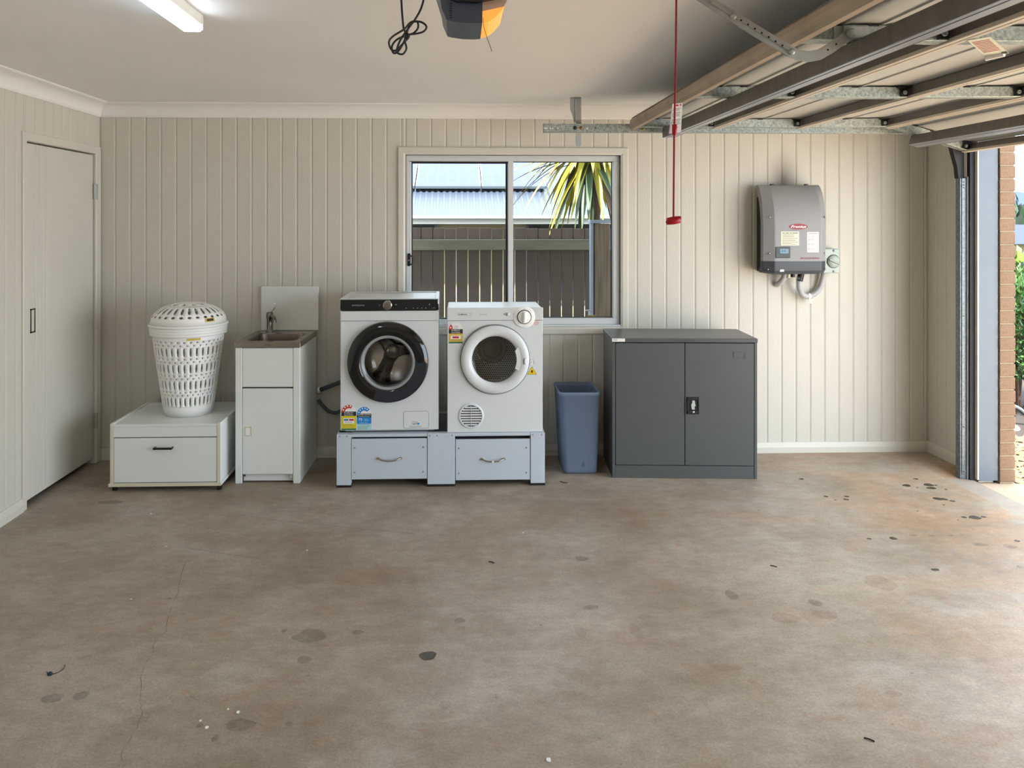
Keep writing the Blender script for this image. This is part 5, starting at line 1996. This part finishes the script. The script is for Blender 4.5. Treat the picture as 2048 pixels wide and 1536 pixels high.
# hairline crack
cp_ = [(371, 1125), (362, 1158), (356, 1185), (346, 1208), (342, 1220), (330, 1250), (331, 1262), (314, 1280), (306, 1300), (303, 1314), (286, 1332), (286, 1348), (280, 1362), (284, 1384), (281, 1412), (282, 1428), (273, 1456), (262, 1476), (247, 1500), (241, 1536)]
mb = MB('crack_dark')
pp = []
for a, b in zip(cp_, cp_[1:]):
    for s in range(3):
        pp.append((a[0] + (b[0] - a[0]) * s / 3 + R.uniform(-3, 3), a[1] + (b[1] - a[1]) * s / 3))
L0 = []
for px, py in pp:
    X, Y = fl_pt(px, py)
    w = R.uniform(0.0002, 0.0009)
    L0.append([(X - w, Y, 0.0006), (X + w, Y, 0.0006)])
mb.loft(L0, False, False, False, False)
mb.build('crack', fl)
for a, b in (((480, 1030), (560, 1042)), ((560, 1042), (830, 1068)), ((372, 1096), (520, 1118))):
    mb = MB('stain_faint')
    A, B = fl_pt(*a), fl_pt(*b)
    mb.quad((A[0], A[1] - .004, .0009), (B[0], B[1] - .003, .0009), (B[0], B[1] + .003, .0009), (A[0], A[1] + .004, .0009))
    mb.build('scuff', fl)
# paint flakes
fd = [(302, 1028, 4, 'small white flake on the floor in front of the wheeled storage box'),
      (262, 1199, 4, 'lone white flake halfway down the left side of the floor'),
      (456, 1419, 4, 'tiny white flake just above the largest flake of the lower left cluster'),
      (476, 1425, 9, 'largest white flake of the cluster at the lower left of the floor'),
      (401, 1442, 5, 'slim white flake at the left end of the lower left cluster'),
      (413, 1456, 8, 'curved white flake lowest in the lower left cluster'),
      (1097, 1520, 12, 'large white flake at the bottom edge of the floor near the middle'),
      (614, 1101, 3, 'speck of white flake on the floor below the sink and washer gap'),
      (1046, 1066, 3, 'speck of white flake on the floor below the dryer'),
      (332, 1093, 3, 'speck of white flake on the floor left of the hairline crack top')]
for px, py, w, lab in fd:
    X, Y = fl_pt(px, py)
    s = abs(fl_pt(px + w / 2, py)[0] - X)
    mb = MB('flake_white')
    ph = R.uniform(0, 6)
    P = [(X + s * cos(2 * PI * i / 7 + ph) * R.uniform(.7, 1.2), Y + s * 1.1 * sin(2 * PI * i / 7 + ph) * R.uniform(.7, 1.2)) for i in range(7)]
    mb.prism(P[::-1], 'Z', 0.0004, 0.0022)
    tag(mb.build('paint_flake'), lab, 'flake', 'white flakes on the floor')
X, Y = fl_pt(112, 1338)
mb = MB('twig_brown').tube([(X + .026 * cos(a), Y + .034 * sin(a), 0.0016) for a in [-2.6 + 0.42 * i for i in range(9)]], 0.0014, 6, 4)
tag(mb.build('hair_tie'), 'thin curved brown band lying on the floor at left', 'band')
X, Y = fl_pt(100, 1350)
mb = MB('far_roof').lathe([(0.001, 0.0), (0.008, 0.002), (0.009, 0.006), (0.004, 0.011), (0.0005, 0.012)], (X, Y, 0.0), 'Z', 7, True)
tag(mb.build('pebble'), 'tiny bluish pebble beside the curved band on the floor', 'pebble')
X, Y = fl_pt(1128, 966)
mb = MB('twig_brown').tube([(X - .02, Y + .02, .003), (X, Y, .004), (X + .022, Y - .004, .003)], 0.003, 6, 4)
tag(mb.build('twig'), 'short brown twig on the floor in front of the blue-grey bin', 'twig')
for px, py, lab in ((1547, 1133, 'short dark twig on the pale floor right of centre'), (983, 1125, 'short dark twig on the floor below the dryer'), (1738, 1480, 'short dark twig near the lower right of the floor')):
    X, Y = fl_pt(px, py)
    mb = MB('rubber').tube([(X - .012, Y + .008, .002), (X, Y + .001, .003), (X + .012, Y - .01, .002)], 0.002, 6, 3)
    tag(mb.build('twig'), lab, 'twig', 'dark twigs on the floor')

# ================================================================== OUTSIDE THE WINDOW
FY = 6.75
t = thing('paling_fence', 'weathered brown timber paling fence seen through the window', 'fence', (0.4, FY, -0.1))
pal = None
px = -2.311
while px < 4.0:
    if pal is None:
        o = MB('timber_fence').cb(-0.0466, 0.0466, 0.0, 0.014, 0.0, 1.632, 0.002).build('paling', None)
        pal = o.data
        o.parent = t
    else:
        o = link('paling', pal, t)
    o.location = (px + 0.05 - 0.4, 0.001 + R.uniform(0, .002), 0.002 + R.uniform(-.006, .004))
    px += 0.1003
for z0, z1 in ((1.346, 1.437), (0.35, 0.44)):
    MB('timber_rail').cb(-2.3, 4.0, FY - 0.045, FY - 0.0005, z0, z1, 0.003).build('rail', t)
t = thing('gate_post', 'timber gate post with a steel channel and cap at the right of the window', 'post', (1.09, 5.9, -0.1))
MB('timber_post').cb(1.034, 1.150, 5.90, 6.0, -0.05, 1.572, 0.004).build('timber', t)
mb = MB('post_steel').cb(1.004, 1.024, 5.895, 5.96, -0.05, 1.575, 0.002)
mb.box(1.0245, 1.033, 5.93, 5.96, -0.05, 1.575)
mb.build('steel_channel', t)
MB('post_steel').cb(1.000, 1.160, 5.885, 6.01, 1.5755, 1.601, 0.002).build('cap', t)
t = thing('garden_tap', 'brass and steel garden tap low beside the gate post', 'tap', (0.97, 5.75, 0.9))
mb = MB('galv_dull').cyl((0.975, 5.75, -0.1), (0.975, 5.75, 0.90), 0.011)
mb.build('standpipe', t)
mb = MB('brass').cyl((0.955, 5.735, 0.895), (1.005, 5.735, 0.895), 0.012)
mb.cyl((0.955, 5.735, 0.895), (0.945, 5.73, 0.868), 0.009)
mb.m('galv_dull').cyl((0.962, 5.735, 0.905), (0.962, 5.735, 0.935), 0.006)
mb.cb(0.938, 0.986, 5.728, 5.742, 0.935, 0.945, 0.003)
mb.build('spout', t)

# neighbouring house
t = thing('neighbour_house', 'neighbouring cream house with a pale corrugated roof behind the fence', 'house', (0, 10, -0.2))
SL = 0.414
mb = MB('roof_metal')
nrm = Vector((0, -SL, 1)).normalized()
cols = []
xx = -7.0
while xx < 4.4:
    for s in range(6):
        X = xx + 0.076 * s / 6
        off = 0.009 * cos(2 * PI * s / 6)
        cols.append((X, off))
    xx += 0.076
lo = [(X, 9.46 + nrm.y * o_, 1.655 + nrm.z * o_) for X, o_ in cols]
hi = [(X, 13.6 + nrm.y * o_, 1.655 + SL * 4.14 + nrm.z * o_) for X, o_ in cols]
mb.loft([lo, hi], False, False, False, True)
rf = mb.build('roof', t)
mb = MB('gutter_white').cb(-7, 4.4, 9.40, 9.50, 1.622, 1.665, 0.006)
mb.build('gutter', t)
MB('fascia_white').cb(-7, 4.4, 9.505, 9.54, 1.560, 1.655, 0.003).build('fascia', t)
MB('render_cream').box(-7, 4.4, 9.98, 10.2, -0.6, 1.70).build('wall', t)
MB('gutter_white').box(-7, 4.4, 9.54, 9.98, 1.556, 1.562).build('soffit', t)
for a, b in ((-2.0, -0.24), (0.865, 2.2)):
    w_ = MB('solar_frame').cb(a, b, 9.955, 9.985, 0.55, 1.552, 0.004).build('window', t)
    MB('dark_glass').box(a + .04, b - .04, 9.948, 9.954, 0.6, 1.545).build('pane', w_)


def roof_pt(x_, y_, h=0.0):
    return (x_, y_ + nrm.y * h, 1.655 + SL * (y_ - 9.46) + nrm.z * h)


spn = ('third solar panel from the right on the pale roof', 'middle solar panel, between two others on the pale roof', 'rightmost solar panel on the pale roof')
for i, xa in enumerate((-1.386, -0.530, 0.322)):
    xb = xa + 0.842
    t = thing('solar_module', ('bluish solar panel on the pale roof, partly hidden at the left window edge', 'bluish solar panel in the middle of the row on the pale roof', 'bluish solar panel at the right end of the row on the pale roof')[i],
              'solar panel', roof_pt((xa + xb) / 2, 10.74, 0.06), 0, 'solar panels on the pale roof')
    mb = MB('solar_frame')

    def slab(mb, a, b, ya, yb_, h0, h1):
        P = [roof_pt(a, ya, h0), roof_pt(b, ya, h0), roof_pt(b, yb_, h0), roof_pt(a, yb_, h0), roof_pt(a, ya, h1), roof_pt(b, ya, h1), roof_pt(b, yb_, h1), roof_pt(a, yb_, h1)]
        k = mb.add(P)
        for q in ((0, 3, 2, 1), (4, 5, 6, 7), (0, 1, 5, 4), (1, 2, 6, 5), (2, 3, 7, 6), (3, 0, 4, 7)):
            mb.face([k + j for j in q])
    slab(mb, xa, xb, 10.22, 11.27, 0.05, 0.085)
    mb.build('frame', t)
    mb = MB('solar_grid')
    slab(mb, xa + 0.012, xb - 0.012, 10.23, 11.26, 0.0852, 0.0865)
    mb.m('solar_cell')
    for a in range(6):
        for b in range(6):
            ca_, cb_ = xa + 0.016 + a * 0.135, 10.235 + b * 0.1705
            slab(mb, ca_, ca_ + 0.130, cb_, cb_ + 0.165, 0.0866, 0.0870)
    mb.build('cells', t)
    mb = MB('solar_frame')
    for ya in (10.45, 11.0):
        slab(mb, xa - 0.004, xb + 0.004, ya, ya + 0.04, 0.012, 0.0498)
    mb.build('mounting_rail', t)

# yellow and green strap-leaved plant
PX, PY, PZ = 1.25, 7.35, 2.40
t = thing('dracaena_plant', 'tall plant of drooping yellow and green strap leaves behind the fence', 'plant', (PX, PY, -0.1))
MB('bark').tube([(PX + .05, PY + .02, -0.1), (PX + .06, PY, 1.0), (PX + .03, PY, 1.9), (PX, PY, PZ + .1)], lambda s: 0.06 - 0.015 * s, 10, 3).build('trunk', t)
for i in range(135):
    az = R.uniform(0, 2 * PI)
    lnth = R.uniform(0.62, 0.98)
    up = R.uniform(-1.15, 0.5)
    w0 = R.uniform(0.028, 0.042)
    droop = R.uniform(0.4, 1.2)
    yel = R.random()
    p = Vector((PX + 0.03 * cos(az), PY + 0.03 * sin(az), PZ - R.uniform(0, 0.25)))
    d = Vector((cos(az) * cos(up), sin(az) * cos(up), sin(up)))
    n = 7
    prev = None
    mb = MB('leaf_green')
    rows = []
    for s in range(n + 1):
        q = s / n
        w = w0 * (0.55 + 1.2 * q - 1.75 * q * q + 0.02) if q < 1 else 0.001
        w = max(w, 0.0012)
        side = Vector((-sin(az), cos(az), 0))
        nn = d.cross(side).normalized()
        if nn.z < 0:
            nn = -nn
        rows.append([tuple(p - side * w), tuple(p - side * w * .45 - nn * w * .25), tuple(p + side * w * .45 - nn * w * .25), tuple(p + side * w)])
        p = p + d * (lnth / n)
        d = (d + Vector((0, 0, -1)) * droop / n * 1.25).normalized()
    k = mb.add([v for r_ in rows for v in r_])
    for s in range(n):
        for c_ in range(3):
            if i % 13 == 5:
                mb.m('leaf_tan')
            elif c_ == 1:
                mb.m('leaf_green' if yel < 0.75 else 'leaf_yellow')
            else:
                mb.m('leaf_yellow' if yel > 0.25 else 'leaf_green')
            a = k + s * 4 + c_
            mb.face((a, a + 1, a + 5, a + 4), True)
    mb.build('leaf', t)

# ================================================================== OUTSIDE THE GARAGE DOOR
mb = MB('gravel_tan')
for i in range(2600):
    X, Y = R.uniform(3.50, 5.2), R.uniform(4.80, 5.97)
    s = R.uniform(0.008, 0.024)
    c = Vector((X, Y, -0.085 + s * .5))
    k = mb.add([tuple(c + Vector((R.uniform(.7, 1.2) * s * a, R.uniform(.7, 1.2) * s * b, R.uniform(.5, .9) * s * e))) for a, b, e in ((1, 0, 0), (0, 1, 0), (-1, 0, 0), (0, -1, 0), (0, 0, 1))])
    for a, b in ((0, 1), (1, 2), (2, 3), (3, 0)):
        mb.face((k + a, k + b, k + 4))
o = mb.build('gravel')
tag(o, 'tan gravel bed beside the brick pier', 'gravel', None, 'stuff')
mb = MB('gravel_tan').box(3.48, 5.3, 4.785, 6.0, -0.12, -0.086)
mb.build('gravel_base', o)
for i in range(5):
    X, Y = 4.16 + 0.16 * i + R.uniform(-.01, .01), 6.20 + R.uniform(-.03, .03)
    s = R.uniform(0.035, 0.06)
    mb = MB('mid_grey' if i % 3 else 'inverter_dark').lathe([(s * .6, -0.02), (s, s * .25), (s * .8, s * .7), (s * .3, s), (0.001, s * 1.02)], (X, Y, -0.09), 'Z', 9)
    mb.xf(lambda a, b, c: (X + (a - X) * 1.2, b + 0.3 * (a - X) * .4, c))
    tag(mb.build('garden_rock'), 'grey garden rock edging the gravel bed outside the opening', 'rock', 'rocks edging the gravel')
t = MB('hose_grey').tube([(4.28, 6.33, -0.07), (4.34, 6.33, 0.03), (4.45, 6.33, 0.09), (4.60, 6.33, 0.06), (4.72, 6.33, -0.03), (4.9, 6.36, -0.07)], 0.018, 8, 5).build('garden_hose')
tag(t, 'grey garden hose arching over the stones outside the opening', 'hose')


def shrub(name, label, c, rad, h, m_, n, ls, stems=10, cat='shrub', group=None, low=0.25):
    t = thing(name, label, cat, (c[0], c[1], c[2]), 0, group)
    mb = MB(m_[0])
    for i in range(n):
        while True:
            a = Vector((R.uniform(-1, 1), R.uniform(-1, 1), R.uniform(-1, 1)))
            if 0.35 < a.length < 1:
                break
        lump = 1 + 0.18 * sin(a.x * 7 + c[0]) * cos(a.z * 6 + c[1])
        p = Vector((c[0] + a.x * rad * lump, c[1] + a.y * rad * lump, c[2] + h * (low + (1 - low) * (a.z * .5 + .5) * lump)))
        d = (a + Vector((R.uniform(-.6, .6), R.uniform(-.6, .6), R.uniform(0, .8)))).normalized()
        s = d.orthogonal().normalized()
        s = (s * cos(i) + d.cross(s) * sin(i)).normalized()
        l = ls * R.uniform(.6, 1.3)
        mb.m(m_[i % len(m_)])
        k = mb.add([tuple(p), tuple(p + d * l * .5 + s * l * .22), tuple(p + d * l), tuple(p + d * l * .5 - s * l * .22)])
        mb.face((k, k + 1, k + 2, k + 3))
    mb.build('foliage', t)['kind'] = 'stuff'
    mb = MB('twig_brown')
    for i in range(stems):
        a = R.uniform(0, 2 * PI)
        mb.tube([(c[0] + .08 * cos(a), c[1] + .08 * sin(a), c[2] - .05), (c[0] + rad * .4 * cos(a), c[1] + rad * .4 * sin(a), c[2] + h * .35), (c[0] + rad * .7 * cos(a), c[1] + rad * .7 * sin(a), c[2] + h * .7)], 0.012, 5, 3)
    mb.build('stems', t)['kind'] = 'stuff'
    return t


shrub('green_shrub', 'dense mid-green shrub behind the gravel bed right of the brick pier', (5.05, 6.95, -0.1), 0.75, 1.22, ('foliage_green', 'foliage_dark', 'foliage_green'), 12000, 0.06, 16)
shrub('lime_shrub', 'yellow-green bush rising behind the mid-green shrub', (7.45, 10.2, -0.3), 1.1, 1.46, ('foliage_lime', 'foliage_green', 'foliage_lime'), 4000, 0.16)
shrub('dark_shrub', 'dark green bush between the lime bush and the far roof', (10.6, 14.2, -0.55), 1.3, 1.40, ('foliage_dark', 'foliage_green'), 3500, 0.16)
t = thing('far_house', 'distant house with a blue-grey roof below the hill', 'house', (21, 28, -1.6))
MB('render_cream').box(17.5, 26, 28, 34, -2.4, 0.82).build('wall', t)
mb = MB('far_roof').prism([(27.4, 0.80), (34.6, 0.80), (31, 1.48)], 'X', 17.2, 26.3)
mb.build('roof', t)
mb = MB('hill_green')
nx, ny = 40, 10
g = {}
for i in range(nx + 1):
    for j in range(ny + 1):
        X = 20 + 160 * i / nx
        Y = 62 + 70 * j / ny
        Z = -4 + 9.0 * sin(PI / 2 * j / ny) * (0.8 + 0.2 * sin(X * .05)) + R.uniform(-.5, .5)
        g[i, j] = mb.add([(X, Y, Z)])
for i in range(nx):
    for j in range(ny):
        mb.face((g[i, j], g[i + 1, j], g[i + 1, j + 1], g[i, j + 1]), True)
struct(mb.build('hill'), 'grey-green wooded hill in the distance')
for i in range(5):
    X = 38 + i * 6.5 + R.uniform(-1, 1)
    Y = X / 0.727 + 3 + R.uniform(-3, 4)
    shrub('gum_tree', 'grey-green tree on the far slope seen past the brick pier', (X, Y, -2.5 + R.uniform(0, 1.2)), R.uniform(1.6, 2.4), R.uniform(4.0, 5.6), ('hill_green', 'foliage_dark', 'hill_green'), 260, 0.9, 3, 'tree', 'trees on the far slope')
mb = MB('hill_blue')
mb.loft([[(150 + 12 * i, 420, -20) for i in range(30)], [(150 + 12 * i, 430, 14 + 5 * sin(i * .6) + R.uniform(-.6, .6)) for i in range(30)]], False, False, False, True)
struct(mb.build('mountain'), 'hazy blue mountain ridge on the horizon')
